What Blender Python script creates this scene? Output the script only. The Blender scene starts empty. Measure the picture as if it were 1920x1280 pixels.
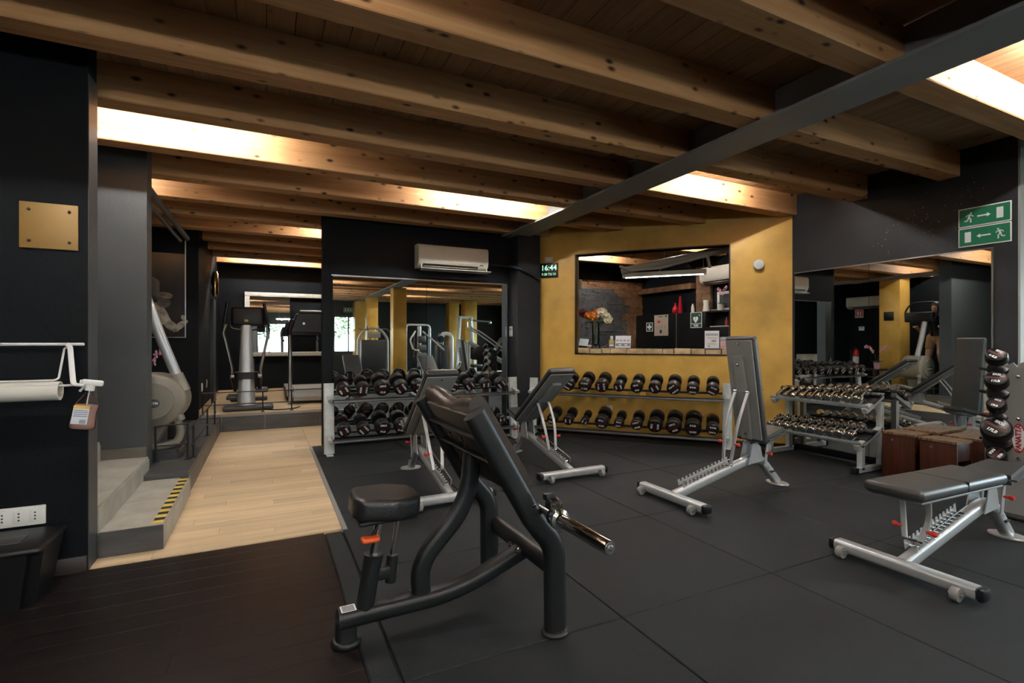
import bpy, bmesh, math, random
from mathutils import Vector, Matrix, Quaternion
R = math.radians
random.seed(7)
S = bpy.context.scene
C = S.collection

# ---------------------------------------------------------------- camera
CAM_H = 1.25
cam = bpy.data.cameras.new('camera')
cam.sensor_width = 36.0
cam.lens = 36.0 * 945 / 1920
cam.clip_start = 0.02
camo = bpy.data.objects.new('camera', cam)
camo.location = (0, 0, CAM_H)
camo.rotation_euler = (R(90), 0, -math.atan2(460, 945))
C.objects.link(camo)
S.camera = camo

# ---------------------------------------------------------------- world, exposure
S.view_settings.view_transform = 'Standard'
S.view_settings.look = 'None'
S.view_settings.gamma = 1
S.view_settings.use_curve_mapping = False
S.view_settings.exposure = 0.28
wd = bpy.data.worlds.new('sky')
S.world = wd
wd.use_nodes = True
wd.node_tree.nodes['Background'].inputs[0].default_value = (0.78, 0.90, 1.0, 1)
wd.node_tree.nodes['Background'].inputs[1].default_value = 12.0
S.cycles.use_denoising = True
S.cycles.adaptive_threshold = 0.015
S.cycles.max_bounces = 9
S.cycles.diffuse_bounces = 4
S.cycles.glossy_bounces = 5
S.cycles.transmission_bounces = 6
S.cycles.sample_clamp_indirect = 6.0
S.cycles.caustics_reflective = False
S.cycles.caustics_refractive = False
TUBE_STRENGTH = 175.0            # the fluorescent tubes between the beams
TUBE_COLOR = (1.0, 0.98, 0.94)

# ---------------------------------------------------------------- helpers: materials
_M = {}
def mat(name, col, rough=0.5, metal=0.0, var=0.0, scale=6.0, bump=0.0, bscale=None, coat=0.0, emit=None, es=0.0,
        stretch=None, col2=None, spec=0.5, alpha=None, trans=0.0, rvar=0.0):
    if name in _M: return _M[name]
    m = bpy.data.materials.new(name); m.use_nodes = True
    nt = m.node_tree; b = nt.nodes['Principled BSDF']
    b.inputs['Base Color'].default_value = (*col, 1)
    b.inputs['Roughness'].default_value = rough
    b.inputs['Metallic'].default_value = metal
    b.inputs['Specular IOR Level'].default_value = spec
    if coat: b.inputs['Coat Weight'].default_value = coat
    if trans: b.inputs['Transmission Weight'].default_value = trans
    if emit:
        b.inputs['Emission Color'].default_value = (*emit, 1)
        b.inputs['Emission Strength'].default_value = es
    if var or bump or col2 or rvar:
        tc = nt.nodes.new('ShaderNodeTexCoord'); mp = nt.nodes.new('ShaderNodeMapping')
        nt.links.new(tc.outputs['Object'], mp.inputs[0])
        if stretch: mp.inputs['Scale'].default_value = stretch
        nz = nt.nodes.new('ShaderNodeTexNoise'); nz.inputs['Scale'].default_value = scale
        nz.inputs['Detail'].default_value = 5
        nt.links.new(mp.outputs[0], nz.inputs['Vector'])
        if var or col2:
            mx = nt.nodes.new('ShaderNodeMix'); mx.data_type = 'RGBA'
            rp = nt.nodes.new('ShaderNodeMapRange'); rp.inputs[1].default_value = 0.3; rp.inputs[2].default_value = 0.7
            nt.links.new(nz.outputs[0], rp.inputs[0]); nt.links.new(rp.outputs[0], mx.inputs[0])
            c2 = col2 or tuple(max(0, c * (1 + var)) for c in col)
            c1 = col if col2 else tuple(max(0, c * (1 - var)) for c in col)
            mx.inputs[6].default_value = (*c1, 1); mx.inputs[7].default_value = (*c2, 1)
            nt.links.new(mx.outputs[2], b.inputs['Base Color'])
        if rvar:
            r2 = nt.nodes.new('ShaderNodeMapRange'); r2.inputs[1].default_value = 0.3; r2.inputs[2].default_value = 0.7
            r2.inputs[3].default_value = rough - rvar; r2.inputs[4].default_value = rough + rvar
            nt.links.new(nz.outputs[0], r2.inputs[0]); nt.links.new(r2.outputs[0], b.inputs['Roughness'])
        if bump:
            n2 = nt.nodes.new('ShaderNodeTexNoise'); n2.inputs['Scale'].default_value = bscale or scale * 4
            n2.inputs['Detail'].default_value = 3
            nt.links.new(mp.outputs[0], n2.inputs['Vector'])
            bp = nt.nodes.new('ShaderNodeBump'); bp.inputs['Strength'].default_value = bump; bp.inputs['Distance'].default_value = 0.01
            nt.links.new(n2.outputs[0], bp.inputs['Height']); nt.links.new(bp.outputs[0], b.inputs['Normal'])
    _M[name] = m
    return m

def wood(name, c1, c2, knot, rough=0.6, axis='X', kscale=2.2, knots=True, ksize=0.11, spec=0.3, grain=1.0):
    """timber with long grain along one axis, random tone per piece and dark knots"""
    if name in _M: return _M[name]
    m = bpy.data.materials.new(name); m.use_nodes = True
    nt = m.node_tree; b = nt.nodes['Principled BSDF']; L = nt.links.new
    b.inputs['Roughness'].default_value = rough; b.inputs['Specular IOR Level'].default_value = spec
    tc = nt.nodes.new('ShaderNodeTexCoord'); oi = nt.nodes.new('ShaderNodeObjectInfo')
    off = nt.nodes.new('ShaderNodeVectorMath'); off.operation = 'SCALE'; off.inputs[0].default_value = (7.3, 3.1, 5.7)
    L(oi.outputs['Random'], off.inputs['Scale'])
    add = nt.nodes.new('ShaderNodeVectorMath'); add.operation = 'ADD'
    L(tc.outputs['Object'], add.inputs[0]); L(off.outputs[0], add.inputs[1])
    mp = nt.nodes.new('ShaderNodeMapping'); L(add.outputs[0], mp.inputs[0])
    sc = {'X': (0.9, 16, 16), 'Y': (16, 0.9, 16), 'Z': (16, 16, 0.9)}[axis]
    mp.inputs['Scale'].default_value = tuple(s * grain for s in sc)
    nz = nt.nodes.new('ShaderNodeTexNoise'); nz.inputs['Scale'].default_value = 1.6; nz.inputs['Detail'].default_value = 6; nz.inputs['Distortion'].default_value = 0.4
    L(mp.outputs[0], nz.inputs['Vector'])
    mx = nt.nodes.new('ShaderNodeMix'); mx.data_type = 'RGBA'
    rp = nt.nodes.new('ShaderNodeMapRange'); rp.inputs[1].default_value = 0.3; rp.inputs[2].default_value = 0.72
    L(nz.outputs[0], rp.inputs[0]); L(rp.outputs[0], mx.inputs[0])
    mx.inputs[6].default_value = (*c1, 1); mx.inputs[7].default_value = (*c2, 1)
    hs = nt.nodes.new('ShaderNodeHueSaturation')
    vr = nt.nodes.new('ShaderNodeMapRange'); vr.inputs[3].default_value = 0.86; vr.inputs[4].default_value = 1.12
    L(oi.outputs['Random'], vr.inputs[0]); L(vr.outputs[0], hs.inputs['Value']); L(mx.outputs[2], hs.inputs['Color'])
    out = hs.outputs[0]
    if knots:
        mk = nt.nodes.new('ShaderNodeMapping'); L(add.outputs[0], mk.inputs[0])
        mk.inputs['Scale'].default_value = {'X': (1.0, 2.0, 2.0), 'Y': (2.0, 1.0, 2.0), 'Z': (2, 2, 1)}[axis]
        vo = nt.nodes.new('ShaderNodeTexVoronoi'); vo.inputs['Scale'].default_value = kscale; vo.inputs['Randomness'].default_value = 1
        L(mk.outputs[0], vo.inputs['Vector'])
        kr = nt.nodes.new('ShaderNodeMapRange'); kr.inputs[1].default_value = ksize * 0.35; kr.inputs[2].default_value = ksize
        kr.inputs[3].default_value = 1; kr.inputs[4].default_value = 0
        L(vo.outputs['Distance'], kr.inputs[0])
        km = nt.nodes.new('ShaderNodeMix'); km.data_type = 'RGBA'
        L(kr.outputs[0], km.inputs[0]); L(out, km.inputs[6]); km.inputs[7].default_value = (*knot, 1)
        out = km.outputs[2]
    L(out, b.inputs['Base Color'])
    bp = nt.nodes.new('ShaderNodeBump'); bp.inputs['Strength'].default_value = 0.12; bp.inputs['Distance'].default_value = 0.004
    L(nz.outputs[0], bp.inputs['Height']); L(bp.outputs[0], b.inputs['Normal'])
    _M[name] = m
    return m

def glass(name, col=(1, 1, 1), rough=0.0):
    if name in _M: return _M[name]
    m = bpy.data.materials.new(name); m.use_nodes = True
    nt = m.node_tree; nt.nodes.remove(nt.nodes['Principled BSDF'])
    o = nt.nodes['Material Output']; t = nt.nodes.new('ShaderNodeBsdfTransparent'); g = nt.nodes.new('ShaderNodeBsdfGlossy')
    t.inputs[0].default_value = (*col, 1); g.inputs['Roughness'].default_value = rough
    f = nt.nodes.new('ShaderNodeFresnel'); f.inputs[0].default_value = 1.35
    mx = nt.nodes.new('ShaderNodeMixShader'); nt.links.new(f.outputs[0], mx.inputs[0]); nt.links.new(t.outputs[0], mx.inputs[1]); nt.links.new(g.outputs[0], mx.inputs[2])
    nt.links.new(mx.outputs[0], o.inputs[0])
    _M[name] = m
    return m

# ---------------------------------------------------------------- helpers: geometry
def V(*a): return Vector(a)
def fillet(pts, r, n=6):
    pts = [Vector(p) for p in pts]; out = [pts[0]]
    for i in range(1, len(pts) - 1):
        p, a, b = pts[i], pts[i - 1] - pts[i], pts[i + 1] - pts[i]
        rr = min(r, a.length * 0.49, b.length * 0.49)
        s, e = p + a.normalized() * rr, p + b.normalized() * rr
        for k in range(n + 1):
            t = k / n
            out.append(s * (1 - t) ** 2 + p * 2 * t * (1 - t) + e * t * t)
    out.append(pts[-1]); return out

def rrect(w, h, r=0.01, n=3):
    out = []
    for cx, cy, a0 in ((w / 2 - r, h / 2 - r, 0), (-w / 2 + r, h / 2 - r, 90), (-w / 2 + r, -h / 2 + r, 180), (w / 2 - r, -h / 2 + r, 270)):
        for k in range(n + 1):
            a = R(a0 + 90 * k / n); out.append((cx + r * math.cos(a), cy + r * math.sin(a)))
    return out
def circ(r, n=12, ry=None): return [(r * math.cos(2 * math.pi * k / n), (ry or r) * math.sin(2 * math.pi * k / n)) for k in range(n)]

class G:
    def __init__(s): s.v = []; s.f = []
    def add(s, vs, fs, M=None):
        o = len(s.v)
        for p in vs: s.v.append(tuple(M @ Vector(p)) if M else tuple(p))
        for f in fs: s.f.append([i + o for i in f])
        return s
    def box(s, x0, y0, z0, x1, y1, z1, M=None):
        vs = [(x, y, z) for z in (z0, z1) for y in (y0, y1) for x in (x0, x1)]
        return s.add(vs, [(0, 2, 3, 1), (4, 5, 7, 6), (0, 1, 5, 4), (2, 6, 7, 3), (0, 4, 6, 2), (1, 3, 7, 5)], M)
    def rbox(s, x0, y0, z0, x1, y1, z1, r=0.01, n=2, M=None):
        bm = bmesh.new(); bmesh.ops.create_cube(bm, size=1)
        for v in bm.verts:
            v.co = Vector(((x0 + x1) / 2 + v.co.x * (x1 - x0), (y0 + y1) / 2 + v.co.y * (y1 - y0), (z0 + z1) / 2 + v.co.z * (z1 - z0)))
        r = min(r, 0.49 * min(abs(x1 - x0), abs(y1 - y0), abs(z1 - z0)))
        bmesh.ops.bevel(bm, geom=list(bm.edges), offset=r, segments=n, affect='EDGES', profile=0.5)
        s.bm(bm, M); return s
    def bm(s, bm, M=None):
        bm.verts.index_update()
        s.add([v.co.copy() for v in bm.verts], [[v.index for v in f.verts] for f in bm.faces], M); bm.free(); return s
    def sweep(s, path, sec, up=(0, 0, 1), closed=False, cap=True, scale=None, M=None):
        P = [Vector(p) for p in path]; n = len(P); k = len(sec); vs = []; fs = []
        up = Vector(up); prev = None
        for i, p in enumerate(P):
            if closed: t = (P[(i + 1) % n] - P[i - 1]).normalized()
            elif i == 0: t = (P[1] - P[0]).normalized()
            elif i == n - 1: t = (P[-1] - P[-2]).normalized()
            else: t = ((P[i + 1] - p).normalized() + (p - P[i - 1]).normalized()).normalized()
            u = up if prev is None else prev
            sd = t.cross(u)
            if sd.length < 1e-4: sd = t.cross(Vector((1, 0, 0)) if abs(t.x) < 0.9 else Vector((0, 1, 0)))
            sd.normalize(); uu = sd.cross(t).normalized(); prev = uu
            q = scale[i] if scale else 1
            for a, b in sec: vs.append(p + sd * a * q + uu * b * q)
        for i in range(n if closed else n - 1):
            j = (i + 1) % n
            for a in range(k):
                b = (a + 1) % k
                fs.append((i * k + a, i * k + b, j * k + b, j * k + a))
        if cap and not closed:
            fs.append(list(range(k))[::-1]); fs.append([(n - 1) * k + a for a in range(k)])
        return s.add(vs, fs, M)
    def tube(s, path, r, n=10, **kw): return s.sweep(path, circ(r, n), **kw)
    def cyl(s, p0, p1, r0, r1=None, n=16, M=None):
        return s.sweep([p0, p1], circ(r0, n), scale=[1, (r1 if r1 is not None else r0) / r0], M=M)
    def lathe(s, prof, p0=(0, 0, 0), axis=(0, 0, 1), n=20, M=None):
        """prof: (radius, distance along axis)"""
        q = Vector((0, 0, 1)).rotation_difference(Vector(axis).normalized()); p0 = Vector(p0); vs = []; fs = []
        for r, d in prof:
            for k in range(n):
                a = 2 * math.pi * k / n
                vs.append(p0 + q @ Vector((r * math.cos(a), r * math.sin(a), d)))
        for i in range(len(prof) - 1):
            for k in range(n):
                j = (k + 1) % n
                fs.append((i * n + k, i * n + j, (i + 1) * n + j, (i + 1) * n + k))
        fs.append(list(range(n))[::-1]); fs.append([(len(prof) - 1) * n + k for k in range(n)])
        return s.add(vs, fs, M)
    def ball(s, c, r, n=12, m=8, M=None):
        rx, ry, rz = (r, r, r) if isinstance(r, (int, float)) else r
        vs = [(c[0], c[1], c[2] - rz)]; fs = []
        for i in range(1, m):
            a = math.pi * i / m
            for k in range(n):
                b = 2 * math.pi * k / n
                vs.append((c[0] + rx * math.sin(a) * math.cos(b), c[1] + ry * math.sin(a) * math.sin(b), c[2] - rz * math.cos(a)))
        vs.append((c[0], c[1], c[2] + rz)); top = len(vs) - 1
        for k in range(n): fs.append((0, 1 + (k + 1) % n, 1 + k)); fs.append((top, 1 + (m - 2) * n + k, 1 + (m - 2) * n + (k + 1) % n))
        for i in range(m - 2):
            for k in range(n):
                j = (k + 1) % n
                fs.append((1 + i * n + k, 1 + i * n + j, 1 + (i + 1) * n + j, 1 + (i + 1) * n + k))
        return s.add(vs, fs, M)
    def prism(s, poly, o, ax, ay, d):
        """polygon in the plane o + a*ax + b*ay, pushed by vector d"""
        o, ax, ay, d = Vector(o), Vector(ax), Vector(ay), Vector(d); k = len(poly)
        vs = [o + ax * a + ay * b for a, b in poly] + [o + ax * a + ay * b + d for a, b in poly]
        fs = [list(range(k))[::-1], list(range(k, 2 * k))] + [(i, (i + 1) % k, k + (i + 1) % k, k + i) for i in range(k)]
        return s.add(vs, fs)
    def mesh(s, name, m, angle=38, flat=False):
        me = bpy.data.meshes.new(name); me.from_pydata(s.v, [], s.f)
        bm = bmesh.new(); bm.from_mesh(me); bmesh.ops.recalc_face_normals(bm, faces=list(bm.faces)); bm.to_mesh(me); bm.free()
        if m: me.materials.append(m)
        if not flat:
            me.polygons.foreach_set('use_smooth', [True] * len(me.polygons)); me.set_sharp_from_angle(angle=R(angle))
        me.update(); return me
    def build(s, name, m, parent=None, loc=None, rot=None, **kw):
        return link(name, s.mesh(name, m, **kw), parent, loc, rot)

def link(name, data, parent=None, loc=None, rot=None):
    o = bpy.data.objects.new(name, data); C.objects.link(o)
    if parent: o.parent = parent
    if loc is not None: o.location = loc
    if rot is not None: o.rotation_euler = rot
    return o
def tag(o, label=None, cat=None, group=None, kind=None):
    for k, v in (('label', label), ('category', cat), ('group', group), ('kind', kind)):
        if v: o[k] = v
    return o
def thing(name, label, cat, loc=(0, 0, 0), rz=0, group=None):
    return tag(link(name, None, None, loc, (0, 0, rz)), label, cat, group)
def struct(name, g, m, parent=None, label=None, **kw):
    o = g.build(name, m, parent, **kw)
    if not parent: tag(o, label, None, None, 'structure')
    return o
def clone(root, loc=None, rot=None, label=None, parent=None):
    c = root.copy(); C.objects.link(c); c.parent = parent
    if loc is not None: c.location = loc
    if rot is not None: c.rotation_euler = rot
    if label: c['label'] = label
    for ch in [o for o in KIDS.get(root.name, [])] or list(root.children): clone(ch, parent=c)
    return c
KIDS = {}
_T = {}
def text_mesh(s, size, m, depth=0.0006, bold=0.0):
    key = (s, size, m.name, bold)
    if key in _T: return _T[key]
    cu = bpy.data.curves.new('lettering', 'FONT'); cu.body = s; cu.size = size; cu.extrude = depth; cu.offset = bold
    cu.align_x = 'CENTER'; cu.align_y = 'CENTER'; cu.resolution_u = 2
    o = bpy.data.objects.new('lettering_source', cu); C.objects.link(o)
    dg = bpy.context.evaluated_depsgraph_get(); dg.update()
    me = bpy.data.meshes.new_from_object(o.evaluated_get(dg)); me.materials.clear(); me.materials.append(m)
    bpy.data.objects.remove(o); bpy.data.curves.remove(cu)
    _T[key] = me
    return me
def text(name, s, size, m, parent, loc, rot, bold=0.0): return link(name, text_mesh(s, size, m, bold=bold), parent, loc, rot)
ORD = ['first', 'second', 'third', 'fourth', 'fifth', 'sixth', 'seventh', 'eighth', 'ninth', 'tenth', 'eleventh', 'twelfth']

# ---------------------------------------------------------------- materials
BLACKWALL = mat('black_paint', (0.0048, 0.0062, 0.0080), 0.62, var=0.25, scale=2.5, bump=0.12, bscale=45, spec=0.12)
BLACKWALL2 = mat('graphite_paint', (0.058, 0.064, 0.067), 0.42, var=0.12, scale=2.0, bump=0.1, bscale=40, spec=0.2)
BLACKWALL3 = mat('dark_graphite_paint', (0.016, 0.018, 0.021), 0.5, var=0.2, scale=2.0, bump=0.1, bscale=40, spec=0.2)
GOLD = mat('ochre_gold_paint', (0.65, 0.385, 0.078), 0.42, 0.12, var=0.20, scale=2.6, bump=0.14, bscale=9, spec=0.5, rvar=0.08)
BEAM = wood('spruce_beam', (0.45, 0.225, 0.088), (0.61, 0.35, 0.165), (0.045, 0.022, 0.012), axis='X', kscale=5.5, ksize=0.21)
DECK = wood('spruce_boarding', (0.34, 0.20, 0.10), (0.46, 0.29, 0.155), (0.08, 0.04, 0.02), axis='Y', kscale=3.0, ksize=0.12)
OAK = wood('pale_oak_laminate', (0.60, 0.42, 0.24), (0.78, 0.59, 0.37), (0.4, 0.26, 0.13), axis='X', kscale=1.0, ksize=0.03, rough=0.42, spec=0.4)
DARKOAK = wood('dark_brown_parquet', (0.0058, 0.0043, 0.0043), (0.0115, 0.0078, 0.0075), (0.006, 0.005, 0.005), axis='X', kscale=1.0, ksize=0.03, rough=0.36, spec=0.22)
RUBBER = mat('black_rubber_mat', (0.0118, 0.0142, 0.0162), 0.62, var=0.45, scale=1.6, bump=0.35, bscale=260, spec=0.2, rvar=0.08)
STEELGREY = mat('dark_grey_steel_paint', (0.27, 0.275, 0.28), 0.5, 0.1, var=0.08, scale=3)
SILVER = mat('silver_powder_coat', (0.50, 0.51, 0.505), 0.36, 0.55, var=0.04, scale=20)
SILVER2 = mat('worn_silver_paint', (0.52, 0.545, 0.53), 0.45, 0.3, var=0.12, scale=14)
CHROME = mat('chrome', (0.78, 0.78, 0.76), 0.09, 1.0)
STEEL = mat('brushed_steel', (0.55, 0.55, 0.53), 0.3, 1.0)
LEATHER = mat('black_vinyl', (0.012, 0.012, 0.013), 0.36, var=0.15, scale=12, bump=0.15, bscale=160, spec=0.5)
BENCHVINYL = mat('grey_black_bench_vinyl', (0.030, 0.030, 0.030), 0.40, var=0.1, scale=12, bump=0.1, bscale=160, spec=0.7)
LEATHERB = mat('worn_dark_vinyl', (0.024, 0.020, 0.018), 0.34, col2=(0.06, 0.042, 0.03), scale=3, bump=0.2, bscale=90, spec=0.6)
BLACKMETAL = mat('black_powder_coat', (0.008, 0.009, 0.010), 0.40, 0.0, var=0.2, scale=60, bump=0.08, bscale=300, spec=0.42)
BLACKPLASTIC = mat('black_plastic', (0.007, 0.007, 0.008), 0.4, var=0.1, scale=30, spec=0.35)
GREYPLATE = mat('grey_plastic_plate', (0.22, 0.22, 0.21), 0.45, var=0.05, scale=8)
RED = mat('red_plastic', (0.62, 0.035, 0.02), 0.35)
DARKRED = mat('dark_red_print', (0.055, 0.003, 0.005), 0.5)
WHITE = mat('white_plastic', (0.72, 0.71, 0.67), 0.4, var=0.03, scale=5)
CREAM = mat('cream_plastic', (0.66, 0.62, 0.52), 0.38, var=0.04, scale=3)
WHITEPRINT = mat('white_print', (0.8, 0.8, 0.78), 0.5)
BLACKPRINT = mat('black_print', (0.02, 0.02, 0.022), 0.5)
GREYPRINT = mat('grey_print', (0.25, 0.25, 0.26), 0.6)
DBRUBBER = mat('black_urethane', (0.0075, 0.0075, 0.008), 0.30, var=0.2, scale=20, spec=0.35)
STONE = mat('grey_stone_tile', (0.37, 0.35, 0.295), 0.6, var=0.2, scale=5, bump=0.25, bscale=30)
STONEDARK = mat('anthracite_tile', (0.060, 0.060, 0.060), 0.42, var=0.3, scale=4, bump=0.15, bscale=25, stretch=(1, 5, 5))
STONEBROWN = mat('brown_stone_tile', (0.11, 0.095, 0.08), 0.5, var=0.3, scale=6, bump=0.2)
GROUT = mat('pale_grout', (0.30, 0.28, 0.25), 0.8)
YELLOWTAPE = mat('yellow_tape', (0.72, 0.52, 0.10), 0.5)
BLACKTAPE = mat('black_tape', (0.02, 0.02, 0.02), 0.5)
TAUPE = mat('taupe_plastic', (0.20, 0.185, 0.15), 0.36, var=0.04, scale=4)
MIRROR = mat('mirror_silver', (0.82, 0.86, 0.84), 0.012, 1.0)
GREENSIGN = mat('safety_green', (0.012, 0.16, 0.085), 0.45)
TUBE = mat('lamp_tube', (1, 1, 1), 0.4, emit=TUBE_COLOR, es=TUBE_STRENGTH)
# ================================================================ SETTING
ZB, ZC = 2.72, 2.95            # underside of beams, underside of boarding
YB, XW, XL = -6.7, 5.54, -4.2  # rear wall, right wall, outer left wall
YF = 11.2                      # far wall of the corridor
def beam_y(k): return 2.284 + 0.767 * (k - 1)

# ---- ceiling: boarding, beams, steel girder
ceil = struct('ceiling', G().box(XL - .2, YB - .2, ZC + .03, 9.3, YF + .2, ZC + .2), mat('roof_dark', (0.03, 0.02, 0.015), 0.9), label='timber ceiling of spruce boards on exposed beams')
bw = 0.14
bd = G().box(-bw / 2 + .002, (YB - .1), 0, bw / 2 - .002, YF + .1, .028).mesh('board', DECK, flat=True)
x = XL
while x < 9.1:
    link('board', bd, ceil, (x + bw / 2, 0, ZC)); x += bw
def beam_mesh(x0, x1):
    g = G(); c = .006; w, h = .165, ZC - ZB
    poly = [(0, c), (c, 0), (w - c, 0), (w, c), (w, h), (0, h)]
    return g.prism(poly, (x0, 0, 0), (0, 1, 0), (0, 0, 1), (x1 - x0, 0, 0)).mesh('beam', BEAM, flat=True)
bl, br, br2 = beam_mesh(XL, 3.088), beam_mesh(3.112, 6.0), beam_mesh(3.112, 9.1)
br3 = beam_mesh(3.112, 7.2)
for k in range(-10, 13):
    link('beam', bl, ceil, (0, beam_y(k), ZB))
    if beam_y(k) < 8.2: link('beam', br2 if beam_y(k) < 1.8 else br if beam_y(k) < 3.6 else br3, ceil, (0, beam_y(k), ZB))
g = G().box(2.93, YB, ZB - .025, 3.27, 6.36, ZB - .003).box(3.09, YB, ZB - .003, 3.11, 6.36, ZC - .002).box(2.93, YB, ZC - .015, 3.09, 6.36, ZC - .001).box(3.11, YB, ZC - .015, 3.27, 6.36, ZC - .001)
g = G().box(2.93, YB, ZB - .022, 3.27, 6.36, ZB - .002).box(3.091, YB, ZB - .002, 3.109, 6.36, ZC - .002)
tag(g.build('steel_girder', STEELGREY, ceil, flat=True), 'dark grey steel girder crossing the ceiling')

# ---- floor
flo = struct('floor', G().box(XL - .2, YB - .2, -.12, 9.3, YF + .2, -.02), mat('screed', (0.02, 0.02, 0.02), 0.9), label='floor of rubber mats, dark parquet and pale oak boards')
XS = 0.455
xs = [XS] + [1.452 + k for k in range(0, 8)]
ys = [YB] + [y for y in [1.838 - k for k in range(8, 0, -1)] if y > YB + .1] + [1.838 + k for k in range(0, 5)] + [6.45]
tile_cache = {}
def slab(name, x0, y0, x1, y1, z0, z1, m, par, gap=.003, bev=.004):
    w, d = round(x1 - x0 - gap, 4), round(y1 - y0 - gap, 4); key = (name, w, d, round(z1 - z0, 4), m.name)
    if key not in tile_cache:
        h = z1 - z0; b = min(bev, h * .8)
        vs = [(-w/2, -d/2, -h), (w/2, -d/2, -h), (w/2, d/2, -h), (-w/2, d/2, -h), (-w/2, -d/2, -b), (w/2, -d/2, -b), (w/2, d/2, -b), (-w/2, d/2, -b),
              (-w/2+b, -d/2+b, 0), (w/2-b, -d/2+b, 0), (w/2-b, d/2-b, 0), (-w/2+b, d/2-b, 0)]
        fs = [(0, 3, 2, 1), (8, 9, 10, 11)]
        for a in range(4):
            c = (a + 1) % 4; fs += [(a, c, 4 + c, 4 + a), (4 + a, 4 + c, 8 + c, 8 + a)]
        tile_cache[key] = G().add(vs, fs).mesh(name, m, flat=True)
    return link(name, tile_cache[key], par, ((x0 + x1) / 2, (y0 + y1) / 2, z1))
for i in range(len(xs) - 1):
    for j in range(len(ys) - 1):
        if xs[i] + ys[j] > 10.3 or (xs[i] > 5.4 and ys[j] > 1.9): continue
        t = slab('rubber_tile', xs[i], ys[j], xs[i + 1], ys[j + 1], -.02, random.uniform(-.0012, 0), RUBBER, flo, gap=.004, bev=.004)
# narrow rubber ramp strip along the mats
for y0, y1 in ((-1.2, 0.4), (0.4, 1.9), (1.9, 3.5)): slab('rubber_edge', .34, y0, .452, y1, -.02, -.004, RUBBER, flo, bev=.008)
# dark parquet (near left)
pw = .142; y = 0.0; r = 0
slab('parquet', XL, YB, .338, 0.0, -.02, -.006, DARKOAK, flo)
while y < 3.5:
    y1 = min(y + pw, 3.515); L = 1.3; xx = .338 + (0 if r % 2 else .62) ; r += 1
    while xx > -2.6:
        xa = max(xx - L, -2.6); xb = min(xx, .338)
        if xb - xa > .05: slab('parquet_plank', xa, y, xb, y1, -.02, -.006, DARKOAK, flo, gap=.0012, bev=.0004)
        xx -= L
    y = y1 if y1 >= 3.515 else y + pw
# pale oak corridor
pw = .128; y = 3.52; r = 0
while y < 8.0:
    y1 = min(y + pw, 8.02); off = [0.3, .95, .62, 1.2, .45][r % 5]; r += 1
    xx = [-.9, -.9 + off, -.9 + off + 1.2, .46] if off + 1.2 < 1.3 else [-.9, -.9 + off, .46]
    for a, b in zip(xx[:-1], xx[1:]): slab('oak_plank', a, y, b, y1, -.02, 0, OAK, flo, gap=.0016, bev=.001)
    y += pw
slab('oak_plank', .46, 6.45, 3.2, 8.0, -.02, 0, OAK, flo)
slab('metal_strip', .452, 3.5, .486, 6.4, -.02, .006, mat('aluminium_strip', (0.5, 0.5, 0.48), 0.4, .7), flo, gap=0, bev=.004)

# ---- walls
def wbox(name, x0, y0, x1, y1, z0=0, z1=ZC, m=BLACKWALL, label=None): return struct(name, G().box(x0, y0, z0, x1, y1, z1), m, label=label, flat=True)
wl = wbox('wall_left', XL, 3.5, -.88, 3.655, label='matt black wall beside the stairs')
struct('wall_left_end', G().box(-.8805, 3.5, 0, -.876, 3.655, ZB), BLACKWALL2, flat=True, label='end face of the black wall beside the stairs with lamp light put into its colour')  # black paint like the wall; the corridor lamp's light is put into this lighter colour
struct('baseboard_left', G().rbox(XL, 3.487, -.006, -.883, 3.5, .082, .003), mat('dark_brown_skirting', (0.03, 0.02, 0.016), 0.45), label='dark brown skirting board under the black wall')
wbox('wall_outer_left', XL - .15, YB, XL, 5.06, label='black outer wall on the left')
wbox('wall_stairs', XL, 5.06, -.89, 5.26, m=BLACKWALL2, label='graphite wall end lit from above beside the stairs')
wbox('wall_alcove', -2.75, 5.26, -2.6, 8.15, label='black wall at the back of the cardio alcove')
wbox('wall_poster', -2.6, 8.0, -.83, 8.15, label='black wall carrying the poster')
wbox('wall_corridor', -.98, 8.15, -.83, YF, label='black side wall of the corridor')
wbox('wall_far', -1.0, YF, 3.3, YF + .15, label='black wall at the end of the corridor')
wbox('wall_corridor_right', 3.15, 6.55, 3.3, YF, label='black wall closing the corridor behind the mirror wall')
wbox('wall_mirror', .6, 6.4, 3.5, 6.55, label='black wall with the air conditioner and the wide mirror')
struct('wall_pillar', G().box(3.07, 6.13, 0, 3.42, 6.4, ZC), BLACKWALL3, flat=True, label='graphite pillar carrying the steel girder')
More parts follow.
